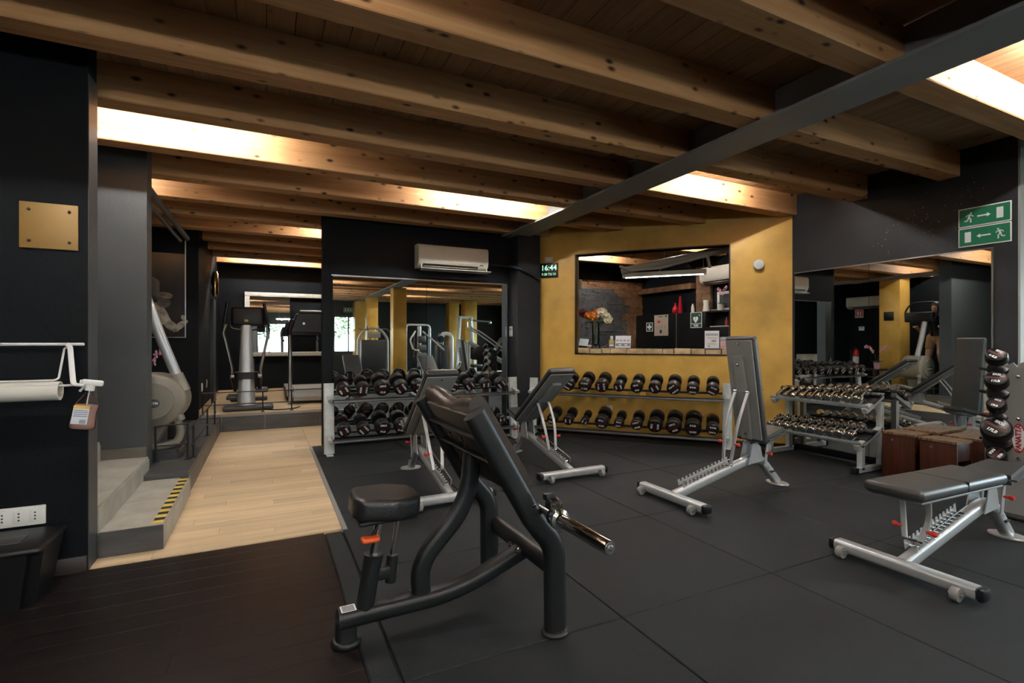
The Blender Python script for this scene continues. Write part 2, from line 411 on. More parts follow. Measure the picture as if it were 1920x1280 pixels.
# right wall, slightly speckled
def speckled():
    m = mat('black_paint_speckled', (0.023, 0.026, 0.030), 0.5, var=0.3, scale=2, bump=0.15, bscale=50, spec=0.25)
    nt = m.node_tree; b = nt.nodes['Principled BSDF']
    src = b.inputs['Base Color'].links[0].from_socket
    tc = nt.nodes.new('ShaderNodeTexCoord'); vo = nt.nodes.new('ShaderNodeTexVoronoi'); vo.inputs['Scale'].default_value = 26
    nt.links.new(tc.outputs['Object'], vo.inputs['Vector'])
    mr = nt.nodes.new('ShaderNodeMapRange'); mr.inputs[1].default_value = .07; mr.inputs[2].default_value = .16; mr.inputs[3].default_value = 1; mr.inputs[4].default_value = 0
    nt.links.new(vo.outputs['Distance'], mr.inputs[0])
    nz = nt.nodes.new('ShaderNodeTexNoise'); nz.inputs['Scale'].default_value = 1.3; nt.links.new(tc.outputs['Object'], nz.inputs['Vector'])
    m2 = nt.nodes.new('ShaderNodeMapRange'); m2.inputs[1].default_value = .52; m2.inputs[2].default_value = .62; nt.links.new(nz.outputs[0], m2.inputs[0])
    mu = nt.nodes.new('ShaderNodeMath'); mu.operation = 'MULTIPLY'; nt.links.new(mr.outputs[0], mu.inputs[0]); nt.links.new(m2.outputs[0], mu.inputs[1])
    mx = nt.nodes.new('ShaderNodeMix'); mx.data_type = 'RGBA'; nt.links.new(mu.outputs[0], mx.inputs[0]); nt.links.new(src, mx.inputs[6]); mx.inputs[7].default_value = (.45, .44, .4, 1)
    nt.links.new(mx.outputs[2], b.inputs['Base Color']); return m
wbox('wall_right', XW, 1.9, XW + .15, 3.93, m=speckled(), label='black wall flecked with white paint specks')
struct('wall_right_end', G().box(XW, 1.885, 0, XW + .16, 1.9, ZC), mat('daylight_grey_green', (.30, .33, .30), .55, var=.06, scale=3), flat=True, label='end face of the black right wall with daylight put into its pale grey green colour')  # end of a black wall, daylight falling on it put into the colour
wbox('wall_side_room', XW + .16, 1.9, 9.1, 2.05, label='black wall of the side area beyond the right wall')
g = G().box(9.0, YB, 0, 9.15, -5.2, ZC).box(9.0, -5.2, 0, 9.15, .8, .5).box(9.0, -5.2, 2.35, 9.15, .8, ZC).box(9.0, .8, 0, 9.15, 1.9, ZC)
struct('wall_outer_right', g, BLACKWALL, flat=True, label='black outer wall of the side area with a wide window')
g = G().box(9.02, -5.2, .5, 9.08, .8, .56).box(9.02, -5.2, 2.29, 9.08, .8, 2.35)
for k in range(6): g.box(9.02, min(-5.2 + k * 1.2, .74), .56, 9.08, min(-5.14 + k * 1.2, .8), 2.29)
w = struct('window_4', g, BLACKMETAL, flat=True, label='wide black framed window of the side area')
for k in range(5): G().box(9.045, -5.14 + k * 1.2, .56, 9.051, -4.0 + k * 1.2, 2.29).build('pane', glass('window_glass', (.97, 1, .99)), w, flat=True)
L = bpy.data.lights.new('portal', 'AREA'); L.shape = 'RECTANGLE'; L.size = 1.85; L.size_y = 6.0; L.cycles.is_portal = True
link('portal', L, None, (9.2, -2.2, 1.42), (0, R(90), 0))
# skirting under right mirror
struct('baseboard_right', G().rbox(XW - .018, 1.83, 0, XW, 3.86, .07, .004), BLACKPLASTIC, label='black skirting under the right mirror')
struct('baseboard_back', G().rbox(.62, 6.38, 0, 3.06, 6.4, .075, .004), BLACKPLASTIC, label='black skirting under the wide mirror')

# yellow diagonal wall with the reception opening: local frame, s along the wall to the right, n into the reception
PL = Vector((3.42, 6.28, 0)); SA = Vector((.661, -.7504, 0)).normalized(); NA = Vector((.7504, .661, 0)).normalized()
YM = Matrix(((SA.x, NA.x, 0, PL.x), (SA.y, NA.y, 0, PL.y), (0, 0, 1, 0), (0, 0, 0, 1)))
YROT = math.atan2(SA.y, SA.x)
def Wp(s, n, z): return YM @ Vector((s, n, z))
S0, S1, O0, O1, OZ0, OZ1, SE = -.03, 3.215, .598, 2.527, 1.09, 2.43, .14
g = G()
g.box(S0, 0, 0, O0, SE, ZC).box(O1, 0, 0, S1, SE, ZC).box(O0, 0, 0, O1, SE, OZ0).box(O0, 0, OZ1, O1, SE, ZC)
wy = struct('wall_yellow', g, GOLD, flat=True, label='ochre gold diagonal wall with the reception opening'); wy.location = PL; wy.rotation_euler = (0, 0, YROT)
g = G(); t = .014
g.box(O0 - t, -.012, OZ1, O1 + t, SE + .01, OZ1 + t).box(O0 - t, -.012, OZ0 - t, O1 + t, SE + .01, OZ0).box(O0 - t, -.012, OZ0, O0, SE + .01, OZ1).box(O1, -.012, OZ0, O1 + t, SE + .01, OZ1)
o = struct('trim_opening', g, BLACKPLASTIC, flat=True, label='thin black frame around the reception opening'); o.location = PL; o.rotation_euler = (0, 0, YROT)
# thin dark rubber ledge at the foot of the yellow wall
o = struct('baseboard_yellow', G().rbox(.1, -.03, 0, 3.15, 0, .05, .006), BLACKPLASTIC, label='black strip at the foot of the yellow wall'); o.location = PL; o.rotation_euler = (0, 0, YROT)
# reception walls (behind the opening)
wbox('wall_reception_back', 3.3, 8.3, 7.2, 8.45, label='black wall behind the stone cladding of the reception')
wbox('wall_reception_right', 7.04, 3.93, 7.2, 8.3, label='black right hand wall of the reception')
wbox('wall_reception_near', XW + .15, 3.78, 7.2, 3.93, label='black near wall of the reception')

# ---- rear wall with windows (seen in the mirrors)
WIN = [(-.8, 1.05, .67, 2.2, 2), (1.22, 1.62, .67, 2.2, 1), (2.2, 3.27, .85, 2.2, 2)]
g = G(); prev = XL
for a, b, z0, z1, n in WIN:
    g.box(prev, YB - .18, 0, a, YB, ZC).box(a, YB - .18, 0, b, YB, z0).box(a, YB - .18, z1, b, YB, ZC); prev = b
g.box(prev, YB - .18, 0, 9.0, YB, ZC)
struct('wall_rear', g, mat('dark_green_paint', (.02, .028, .026), .5, var=.2, scale=2), flat=True, label='dark rear wall with the windows')
PANE = glass('window_glass', (.97, 1, .99))
for i, (a, b, z0, z1, n) in enumerate(WIN):
    t = .05; g = G().box(a, YB - .1, z0, b, YB - .04, z0 + t).box(a, YB - .1, z1 - t, b, YB - .04, z1)
    for k in range(n + 1):
        xm = a + (b - a) * k / n; q = min(max(xm - t / 2, a), b - t); g.box(q, YB - .1, z0 + t, q + t, YB - .04, z1 - t)
    w = struct('window_%d' % (i + 1), g, BLACKMETAL, flat=True, label='black framed window in the rear wall')
    for k in range(n): G().box(a + (b - a) * k / n + t / 2, YB - .075, z0 + t, a + (b - a) * (k + 1) / n - t / 2, YB - .069, z1 - t).build('pane', PANE, w, flat=True)
    L = bpy.data.lights.new('portal', 'AREA'); L.shape = 'RECTANGLE'; L.size = b - a; L.size_y = z1 - z0; L.cycles.is_portal = True
    po = link('portal', L, None, ((a + b) / 2, YB - .2, (z0 + z1) / 2), (R(-90), 0, 0))
struct('ground_outside', G().box(-12, -30, -.3, 30, YB - .2, -.1).box(9.2, YB - .2, -.3, 30, 12, -.1), mat('paving', (.3, .31, .28), .9, var=.2), flat=True, label='pale paving outside the windows')
LEAF = mat('tree_leaves', (.10, .17, .06), .6, var=.5, scale=3)
def tree(x, y, h, r, label):
    t = thing('tree', label, 'tree', (x, y, -.1), 0, 'trees outside the windows')
    G().tube([(0, 0, 0), (.05, 0, h * .4), (-.03, .05, h * .8)], .09, 8, scale=[1, .8, .4]).build('trunk', mat('bark', (.08, .06, .04), .9), t)
    g = G()
    for k in range(900):
        a, b = random.uniform(0, 6.28), math.acos(random.uniform(-1, 1)); q = r * random.uniform(.45, 1) ** .6
        c = Vector((q * math.sin(b) * math.cos(a), q * math.sin(b) * math.sin(a), h * .72 + q * math.cos(b) * .9))
        M = Matrix.Translation(c) @ Quaternion((random.gauss(0, 1), random.gauss(0, 1), random.gauss(0, 1), random.gauss(0, 1))).normalized().to_matrix().to_4x4()
        s = random.uniform(.06, .13); g.add([(-s, 0, 0), (0, -s * .5, 0), (s, 0, 0), (0, s * .5, .01)], [(0, 1, 2, 3)], M)
    tag(g.build('foliage', LEAF, t, flat=True), kind='stuff')
tree(2.3, -10.6, 3.4, 1.3, 'leafy green tree outside the rear window beside the girder columns')
tree(-.6, -11.0, 3.6, 1.4, 'leafy green tree outside the wider rear window')

t = thing('rear_exit_sign', 'small green exit sign above the rear window', 'sign', (2.72, YB + .001, 2.42))
G().box(-.16, 0, -.08, .16, .01, .08).build('plate', WHITEPRINT, t, flat=True); G().box(-.15, .01, -.07, .15, .011, .07).build('green_field', GREENSIGN, t, flat=True)
for a, b in ((-.12, -.07), (-.03, .03), (.07, .11)): G().box(a, .011, -.05, b, .0118, .05).build('symbol', WHITEPRINT, t, flat=True)
# ---- gold columns along the girder (behind the camera, seen in the mirrors)
for i, (x, y, w) in enumerate(((3.22, -.9, .36), (3.15, -4.4, .36), (3.1, -6.2, .5))):
    struct('wall_column_%d' % (i + 1), G().rbox(x - w / 2, y - w / 2, 0, x + w / 2, y + w / 2, ZB - .025, .008), GOLD, label='ochre gold square column under the girder')
struct('wall_column_4', G().rbox(-2.0, 6.3, .19, -1.6, 6.72, ZB, .006), GOLD, label='ochre gold pier in the cardio alcove')
tag(G().rbox(-1.6, 6.42, 1.72, -1.585, 6.62, 1.92, .003).build('wall_plate', BLACKPLASTIC), 'small black square plate on the gold pier', 'plate')
struct('wall_column_5', G().rbox(6.4, -4.65, 0, 6.85, -4.2, ZB, .006), GOLD, label='ochre gold pier in the side area')
struct('wall_column_6', G().rbox(6.2, -5.8, 0, 6.6, -5.4, ZB, .006), GOLD, label='ochre gold pier further back in the side area')

# ---- lamps: fluorescent battens fixed to the boarding between the beams
def batten(x0, x1, k, label):
    y = beam_y(k) + .165 + .26; z = ZC
    t = thing('ceiling_lamp', label, 'lamp', ((x0 + x1) / 2, y, z), 0, 'batten lamps between the beams'); l = (x1 - x0) / 2
    G().rbox(-l, -.035, -.022, l, .035, -.002, .006).build('housing', WHITE, t)
    for s in (-1, 1): G().rbox(s * (l - .03) - .02, -.02, -.062, s * (l - .03) + .02, .02, -.022, .004).build('holder', WHITE, t)
    G().cyl((-l + .05, 0, -.045), (l - .05, 0, -.045), .014, n=12).build('tube', TUBE, t)
batten(-1.35, .05, 3, 'batten lamp above the oak corridor')
batten(1.55, 2.95, 4, 'batten lamp in front of the air conditioner wall')
batten(3.42, 4.62, 2, 'batten lamp to the right of the girder lighting the yellow wall')
batten(3.5, 4.9, -1, 'batten lamp at the right nearest the camera')
batten(.5, 1.9, 7, 'batten lamp beyond the mirror wall')
batten(-.6, .9, 11, 'batten lamp at the far end of the corridor')
batten(-1.5, -.1, 0, 'batten lamp above the dark parquet')
batten(3.4, 4.8, -4, 'batten lamp over the machines to the right of the girder')
batten(.6, 2.0, -3, 'batten lamp over the floor behind the camera')
batten(3.4, 4.8, -7, 'batten lamp over the rearmost machines')
batten(4.5, 5.9, 7, 'batten lamp over the back of the reception')
batten(5.2, 6.4, 5, 'added batten lamp, out of view, brightening the reception air conditioner')  # extra lamp added out of view because the reception air conditioner was too dark
batten(6.2, 7.6, -3, 'batten lamp over the side area')
batten(-2.3, -1.1, 5, 'batten lamp over the cardio alcove')

# pendant battens added out of view behind the camera to light the lower beam edges
def pendant(x, y, z, rz, label):
    t = thing('added_pendant_batten', label, 'lamp', (x, y, z), rz, 'added pendant battens behind the camera')
    G().rbox(-.62, -.02, -.015, .62, .02, .015, .005).build('housing', WHITE, t)
    for s in (-1, 1):
        G().cyl((-.6, s * .045, 0), (.6, s * .045, 0), .014, n=12).build('tube', TUBE, t); G().cyl((s * .5, 0, .015), (s * .5, 0, ZC - z), .002, n=5).build('wire', STEEL, t)
        for e in (-1, 1): G().rbox(e * .605 - .012, min(0, s * .06), -.016, e * .605 + .012, max(0, s * .06), .016, .003).build('holder', WHITE, t)
pendant(-1.2, -1.2, 2.28, 0, 'added white pendant batten over the parquet, out of view behind the camera')
pendant(1.0, -2.4, 2.25, 0, 'added white pendant batten over the mats, out of view behind the camera')

# ---- stairs
st = thing('stairs', 'grey stone stairs climbing left behind the black wall', 'stairs')
NX = [-.566, -.88, -1.2, -1.52, -1.84, -2.16, -2.48]
for i in range(6):
    x1, x0 = NX[i], NX[i + 1] - .02; z0, z1 = .15 * i, .15 * (i + 1); ye = 4.84 if i == 0 else 5.055
    s = G().box(x0 - (0 if i < 5 else 1.6), 3.66, 0 if i == 0 else z0 - .02, x1, ye, z1 - .02).build('step', STONEBROWN if i == 0 else STONE, st, flat=True)
    n = 2 if i < 2 else 1
    for k in range(n):
        xa = x0 if i < 5 else x0 - 1.6
        slab('tread_tile', xa, 3.66 + (ye - 3.66) * k / n, x1 + .004, 3.66 + (ye - 3.66) * (k + 1) / n, z1 - .02, z1, STONE, s, gap=.003, bev=.002)
        G().box(x1, 3.662 + (ye - 3.66) * k / n, z0 + .002, x1 + .008, 3.658 + (ye - 3.66) * (k + 1) / n, z1 - .021).build('riser_tile', STONE, s, flat=True)
    if i == 0: G().box(-.87, 3.648, .002, -.56, 3.66, .147).build('side_tile', STONEDARK, s, flat=True)
tp = G().box(-.625, 3.68, .1505, -.568, 4.83, .1515).build('hazard_tape', BLACKTAPE, st, flat=True)
for k in range(10):
    y = 3.68 + k * .1165; G().box(-.625, y, .1515, -.568, y + .058, .1522).build('yellow_stripe', YELLOWTAPE, tp, flat=True)
sk = G().box(-1.19, 5.045, .30, -.892, 5.058, .385).build('skirting_tile', STONEBROWN, st, flat=True)

# ---- cardio platform and far stage
pf = struct('floor_platform', G().box(-2.6, 4.85, 0, -.585, 8.0, .165), GROUT, flat=True, label='low platform of anthracite tiles carrying the stepper')
ysx = [4.84, 5.35, 5.95, 6.55, 7.15, 7.6, 8.0]
for a, b in zip(ysx[:-1], ysx[1:]):
    for xa, xb in ((-.9, -.572), (-1.5, -.9), (-2.1, -1.5), (-2.6, -2.1)): slab('tile', xa, a, xb, b, .166, .19, STONEDARK, pf, gap=.006, bev=.002)
    G().box(-.586, a + .003, .002, -.572, b - .003, .164).build('side_tile', STONEBROWN, pf, flat=True)
G().box(-.885, 4.84, .151, -.575, 4.852, .165).build('front_tile', STONEDARK, pf, flat=True)
sg = struct('floor_stage', G().box(-.83, 8.015, 0, 3.15, YF, .21), GROUT, flat=True, label='raised stage with tiled front at the end of the corridor')
for a, b in ((-.82, -.56), (-.56, -.02), (-.02, .68), (.68, 1.4), (1.4, 2.1)): G().box(a + .004, 8.0, .004, b - .004, 8.016, .205).build('front_tile', STONEDARK, sg, flat=True)
G().box(-.83, 7.998, .207, 3.15, 8.03, .24).build('nosing', GROUT, sg, flat=True)
y = 8.03
while y < YF:
    y1 = min(y + .15, YF)
    for a, b in ((-.83, .3), (.3, 1.5), (1.5, 3.15)): slab('oak_plank', a, y, b, y1, .211, .24, OAK, sg, gap=.0016, bev=.001)
    y = y1
struct('baseboard_far', G().box(-.82, YF - .015, .24, 3.1, YF, .31), OAK, flat=True, label='pale oak skirting along the far wall')
struct('baseboard_corridor', G().box(-.83, 8.03, .24, -.817, YF - .016, .31), OAK, flat=True, label='pale oak skirting on the corridor side wall')
# ================================================================ ADJUSTABLE BENCHES
def bench(label, loc, rz, piv, tip, strut_b, seat_tilt=12, fold=.44, bow=-.055, group='adjustable silver benches on the rubber floor'):
    """local +X from the wheeled crossbar to the front foot; piv/tip = lower and upper end of the backrest (x, z)"""
    t = thing('adjustable_bench', label, 'bench', loc, rz, group)
    # crossbar with caps and wheels
    G().sweep([(0, -.33, .052), (0, .33, .052)], rrect(.078, .062, .018), up=(0, 0, 1)).build('crossbar', SILVER, t)
    for s in (-1, 1):
        G().rbox(-.041, s * .33 - (.035 if s < 0 else 0), .019, .041, s * .33 + (.035 if s > 0 else 0), .085, .016).build('end_cap', BLACKPLASTIC, t)
        w = G().lathe([(.012, -.017), (.032, -.017), (.034, -.012), (.034, .012), (.032, .017), (.012, .017)], (-.07, s * .27, .036), (0, 1, 0), 18).build('wheel', GREYPLATE, t)
        G().box(-.075, s * .27 - .024, .026, -.03, s * .27 - .02, .05).box(-.075, s * .27 + .02, .026, -.03, s * .27 + .024, .05).cyl((-.07, s * .27 - .03, .036), (-.07, s * .27 + .03, .036), .008, n=8).build('axle', STEEL, w)
    # spine: square tube rising to the knee and dropping to the foot plate
    p = fillet([(.02, 0, .052), (.86, 0, .25), (1.0, 0, .245), (1.215, 0, .02)], .13, 8)
    G().sweep(p, rrect(.062, .075, .022), up=(0, 0, 1)).build('spine', SILVER, t)
    g = G().lathe([(.06, 0), (.062, .006), (.06, .014), (.05, .018)], n=24); g.v = [(1.225 + a * 1.15, b * 1.65, c) for a, b, c in g.v]; g.build('foot_plate', SILVER, t)
    for k in range(2): G().cyl((1.07 + .05 * k, -.034, .17 - .055 * k), (1.07 + .05 * k, .034, .17 - .055 * k), .007, n=8).build('bolt', STEEL, t)
    # toothed ladder along the spine
    d = Vector((.84, 0, .198)).normalized(); up = Vector((-d.z, 0, d.x)); o = Vector((.10, 0, .112))
    for s in (-1, 1):
        poly = [(0, 0), (.56, 0), (.56, .05)]
        for k in range(12, -1, -1): poly += [(.033 + k * .041 + .012, .05), (.033 + k * .041 + .008, .03), (.033 + k * .041 - .008, .03), (.033 + k * .041 - .012, .05)]
        poly += [(0, .05)]
        if s > 0: G().prism(poly, o + Vector((0, .026, 0)), d, up, (0, .004, 0)).build('ladder', SILVER, t, flat=True)
        else: G().sweep([o + up * .052 + Vector((0, -.028, 0)), o + d * .56 + up * .052 + Vector((0, -.028, 0))], rrect(.006, .006, .001)).sweep([o + Vector((0, -.028, 0)), o + up * .052 + Vector((0, -.028, 0))], rrect(.006, .006, .001)).build('ladder_guard', STEEL, t)
    g = G()
    for k in range(13): q = o + d * (.033 + k * .041) + up * .002; g.cyl(q + Vector((0, -.024, .008)), q + Vector((0, .024, .008)), .0065, n=6)
    g.build('ladder_pins', CHROME, t)
    # backrest
    a = Vector((piv[0], 0, piv[1])); b = Vector((tip[0], 0, tip[1])); e = (b - a).normalized(); nrm = Vector((e.z, 0, -e.x))
    if nrm.x < -.01 or (abs(nrm.x) < .3 and nrm.z < 0): nrm = -nrm
    Lb = (b - a).length
    M = Matrix(((e.x, 0, nrm.x, a.x), (0, 1, 0, 0), (e.z, 0, nrm.z, a.z), (0, 0, 0, 1)))
    if M.to_3x3().determinant() < 0: M = Matrix(((e.x, 0, nrm.x, a.x), (0, -1, 0, 0), (e.z, 0, nrm.z, a.z), (0, 0, 0, 1)))
    bk = link('backrest', None, t)
    pad = G().rbox(0, -.142, .0, Lb, .142, .062, .024, 4, M=M).build('pad', BENCHVINYL, bk)
    G().box(Lb * .5 - .001, -.1435, .012, Lb * .5 + .001, .1435, .0632, M=M).build('seam', BLACKPLASTIC, bk, flat=True)
    G().rbox(.03, -.128, -.012, Lb - .03, .128, .002, .006, M=M).build('back_plate', GREYPLATE, bk)
    G().rbox(.03, -.05, -.04, Lb * .82, .05, -.008, .008, M=M).build('channel', GREYPLATE, bk)
    for q in (.08, Lb - .06): G().lathe([(.010, 0), (.010, .004), (.006, .007)], M @ Vector((q, 0, -.012 if q > .5 else -.042)), -nrm, 10).build('bolt', CHROME, bk)
    G().lathe([(.012, 0), (.012, .006), (.007, .01)], M @ Vector((Lb * .74, 0, -.04)), -nrm, 10).build('bolt', CHROME, bk)
    # struts with red knobs
    top = a + e * fold - nrm * .03; bot = Vector((strut_b[0], 0, strut_b[1]))
    mid = top.lerp(bot, .38) + Vector((bow, 0, -.02))
    for s in (-1, 1):
        y = Vector((0, s * .062, 0)); y2 = Vector((0, s * .036, 0))
        st_ = G().sweep(fillet([top + y, mid + y, bot + y2], .12, 6), rrect(.012, .028, .004), up=(0, 1, 0)).build('strut', SILVER, t)
        kp = mid.lerp(bot, .5) + Vector((0, s * .055, 0))
        G().lathe([(.006, 0), (.010, .008), (.008, .022), (.014, .03), (.015, .042), (.011, .05)], kp, (0, s, 0), 12).build('knob', RED, st_)
    G().cyl(top + Vector((0, -.075, 0)), top + Vector((0, .075, 0)), .011, n=10).cyl(bot + Vector((0, -.05, 0)), bot + Vector((0, .05, 0)), .01, n=10).build('pivot_rod', CHROME, t)
    # hinge bracket and seat
    for s in (-1, 1): G().prism([(.80, .22), (.98, .235), (.95, .36), (.90, .40), (.85, .39), (.83, .30)], (0, s * .045 - .003, 0), (1, 0, 0), (0, 0, 1), (0, .006, 0)).build('hinge_bracket', SILVER, t)
    se = link('seat', None, t); ca, sa = math.cos(R(seat_tilt)), math.sin(R(seat_tilt))
    MS = Matrix(((ca, 0, -sa, .90), (0, 1, 0, 0), (sa, 0, ca, .385), (0, 0, 0, 1)))
    bm = bmesh.new(); bmesh.ops.create_cube(bm, size=1)
    for v in bm.verts:
        fx = v.co.x + .5; v.co = Vector((.02 + fx * .32, v.co.y * (.29 - .07 * fx), .03 + v.co.z * .062))
    bmesh.ops.bevel(bm, geom=list(bm.edges), offset=.026, segments=4, affect='EDGES'); G().bm(bm, MS).build('pad', BENCHVINYL, se)
    G().rbox(.05, -.085, -.012, .27, .085, .002, .004, M=MS).build('seat_plate', GREYPLATE, se)
    for s in (-1, 1):
        sp = G().sweep([(1.0, s * .05, .19), MS @ Vector((.14, s * .05, -.008))], rrect(.03, .010, .003), up=(0, 1, 0)).build('seat_post', SILVER, t)
        G().lathe([(.006, 0), (.010, .008), (.008, .022), (.014, .03), (.015, .042), (.011, .05)], (1.015, s * .055, .30), (0, s, 0), 12).build('knob', RED, sp)
    G().rbox(1.09, -.04, .12, 1.15, .04, .135, .004).build('foot_grip', BLACKPLASTIC, t)
    return t
bench('silver adjustable bench with upright backrest in front of the yellow wall', (2.82, 2.97, 0), 0, (.875, .40), (.735, 1.29), (.60, .235))
bench('silver adjustable bench with low inclined backrest beside the graphite pillar', (2.52, 3.9, 0), R(90), (.93, .40), (.16, .96), (.37, .185))
bench('silver adjustable bench with inclined backrest behind the black preacher curl bench', (1.28, 3.69, 0), R(90), (.95, .385), (.20, .985), (.34, .18))
bench('silver adjustable bench laid flat at the right beside the dumbbell tower', (3.05, 1.515, 0), 0, (.84, .415), (-.09, .43), (.115, .165), seat_tilt=7, fold=.70, bow=.02)

# ================================================================ PREACHER CURL BENCH
t = thing('preacher_curl_bench', 'black preacher curl bench with small seat in the foreground', 'bench', (.284, 2.18, 0), R(1.5))
TB = rrect(.066, .10, .028, 4)
G().sweep(fillet([(-.02, 0, .105), (.50, 0, .105), (.86, 0, .235)], .16, 8), rrect(.085, .072, .026, 4)).build('main_tube', BLACKMETAL, t)
G().sweep([(.012, 0, .012), (.012, 0, .10)], rrect(.07, .085, .026, 4), up=(1, 0, 0)).build('rear_foot', BLACKMETAL, t)
G().lathe([(.058, 0), (.06, .01), (.056, .018), (.05, .022)], (.012, 0, 0), n=20).build('foot_cap', BLACKPLASTIC, t)
wl_ = G().box(-.01, -.028, .1415, .05, .028, .1422).build('warning_label', WHITEPRINT, t, flat=True)
for k in range(5): G().box(-.004, -.023 + k * .0095, .1422, .044, -.018 + k * .0095, .1427).build('print_line', BLACKPRINT, wl_, flat=True)
G().lathe([(.017, 0), (.017, .0015), (.012, .002)], (.20, 0, .1408), n=16).build('hole_plug', BLACKPLASTIC, t)
# seat post
sp0, sp1 = Vector((.085, 0, .12)), Vector((.125, 0, .345))
G().cyl(sp0, sp1, .038, n=20).build('seat_sleeve', BLACKMETAL, t)
ax = (sp1 - sp0).normalized()
G().lathe([(.040, 0), (.041, .006), (.036, .010)], sp1 - ax * .004, ax, 20).build('sleeve_ring', BLACKPLASTIC, t)
G().cyl(sp1, sp1 + ax * .17, .019, n=16).build('chrome_post', CHROME, t)
G().rbox(.125, -.022, .235, .215, .022, .29, .008).build('guide_bracket', BLACKMETAL, t)
G().cyl((.196, 0, .215), (.205, 0, .33), .024, n=16).build('guide_sleeve', BLACKMETAL, t)
G().cyl((.204, 0, .325), (.235, 0, .51), .011, n=12).build('guide_rod', CHROME, t)
lv = G().cyl((.14, -.012, .475), (.115, -.03, .44), .006, n=8).build('lever', BLACKPLASTIC, t)
G().rbox(.065, -.068, .417, .14, -.012, .440, .011, 3).build('lever_grip', mat('orange_red_plastic', (.72, .10, .02), .4), lv)
sx = link('seat', None, t)
bm = bmesh.new()
prof = [(-.13, -.115), (-.15, -.05), (-.15, .05), (-.13, .115), (.02, .145), (.12, .10), (.135, .045), (.135, -.045), (.12, -.10), (.02, -.145)]
vb = [bm.verts.new((a, b, .0)) for a, b in prof]; vt = [bm.verts.new((a, b, .092)) for a, b in prof]
bm.faces.new(vb[::-1]); bm.faces.new(vt)
for i in range(10): bm.faces.new((vb[i], vb[(i + 1) % 10], vt[(i + 1) % 10], vt[i]))
bmesh.ops.bevel(bm, geom=[e for e in bm.edges], offset=.03, segments=4, affect='EDGES', profile=.6)
G().bm(bm, Matrix.Translation((.175, 0, .515)) @ Matrix.Rotation(R(4), 4, 'Y')).build('cushion', LEATHER, sx)
G().rbox(.05, -.09, .500, .29, .09, .516, .004).build('seat_plate', BLACKMETAL, sx)
# S shaped middle support
G().sweep(fillet([(.335, 0, .10), (.325, 0, .27), (.555, 0, .50), (.590, 0, .84)], .13, 9), rrect(.062, .085, .028, 4), up=(1, 0, 0)).build('middle_support', BLACKMETAL, t)
# two long side legs
for s in (-1, 1):
    lg = G().sweep(fillet([(.445, s * .335, .965), (.725, s * .335, .485), (.818, s * .335, .385), (.822, s * .335, .012)], .16, 10), rrect(.066, .098, .03, 4), up=(1, 0, 0)).build('leg', BLACKMETAL, t)
    g = G().lathe([(.052, 0), (.054, .008), (.050, .016), (.044, .02)], n=20); g.v = [(.822 + a * 1.15, s * .335 + b, c) for a, b, c in g.v]; g.build('foot_cap', BLACKPLASTIC, lg)
    # hook that carries the bar
    hk = G().sweep(fillet([(.70, s * .335, .56), (.74, s * .335, .505), (.785, s * .335, .53), (.80, s * .335, .60)], .03, 4), rrect(.030, .014, .004), up=(0, 1, 0)).build('bar_hook', BLACKPLASTIC, lg)
    G().lathe([(.010, 0), (.010, .006), (.006, .01)], (.70, s * .36, .57), (0, s, 0), 10).build('bolt', CHROME, hk)
G().sweep([(.85, -.31, .255), (.85, .31, .255)], rrect(.065, .085, .026, 4)).build('cross_tube', BLACKMETAL, t)
for s in (-1, 1): G().lathe([(.014, 0), (.014, .006), (.009, .012)], (.80, s * .04, .25), (-1, 0, .2), 10).build('bolt', CHROME, t)
# arm pad: thick slab with a wavy upper edge, sloping away from the seat
e = Vector((.30, 0, -.50)).normalized(); nn = Vector((.50, 0, .30)).normalized(); o = Vector((.458, 0, .955))
g = G(); n = 20; ring = []
def wave(y): return .042 * math.exp(-(y / .15) ** 2) - .004
vs = []; fs = []; layers = []
for d_, q in ((-.03, .0), (-.052, .02), (-.052, .055), (-.03, .078)):       # rounded upper edge
    layers.append((d_, q))
layers += [(.20, .082), (.40, .082), (.425, .07), (.43, .04), (.425, .0)]
for d_, q in layers:
    for k in range(n + 1):
        y = -.29 + .58 * k / n; f = max(0, 1 - max(d_, 0) / .4)
        ey = .985 if k in (0, n) else 1
        vs.append(o + e * (d_ + (wave(y) * f if d_ < .3 else 0)) + nn * (q * ey - (.012 * f * math.exp(-(y / .13) ** 2))) + Vector((0, y, 0)))
m_ = len(layers)
for i in range(m_):
    j = (i + 1) % m_
    for k in range(n): fs.append((i * (n + 1) + k, i * (n + 1) + k + 1, j * (n + 1) + k + 1, j * (n + 1) + k))
fs.append([i * (n + 1) for i in range(m_)]); fs.append([i * (n + 1) + n for i in range(m_)][::-1])
ap = link('arm_pad', None, t)
G().add(vs, fs).build('cushion', LEATHERB, ap, angle=55)
G().rbox(0, -.27, -.018, .40, .27, -.001, .004, M=Matrix(((e.x, 0, nn.x, o.x), (0, 1, 0, 0), (e.z, 0, nn.z, o.z), (0, 0, 0, 1)))).build('pad_board', mat('dark_board', (.03, .026, .022), .6), ap)
for q in (.10, .22): G().sweep([o + e * q + nn * -.03 + Vector((0, -.31, 0)), o + e * q + nn * -.03 + Vector((0, .31, 0))], rrect(.03, .012, .003)).build('pad_bracket', BLACKMETAL, ap)
for s in (-.07, .07): G().lathe([(.013, 0), (.013, .006), (.008, .011)], o + e * .14 + nn * -.036 + Vector((0, s, 0)), -nn, 10).build('bolt', CHROME, ap)
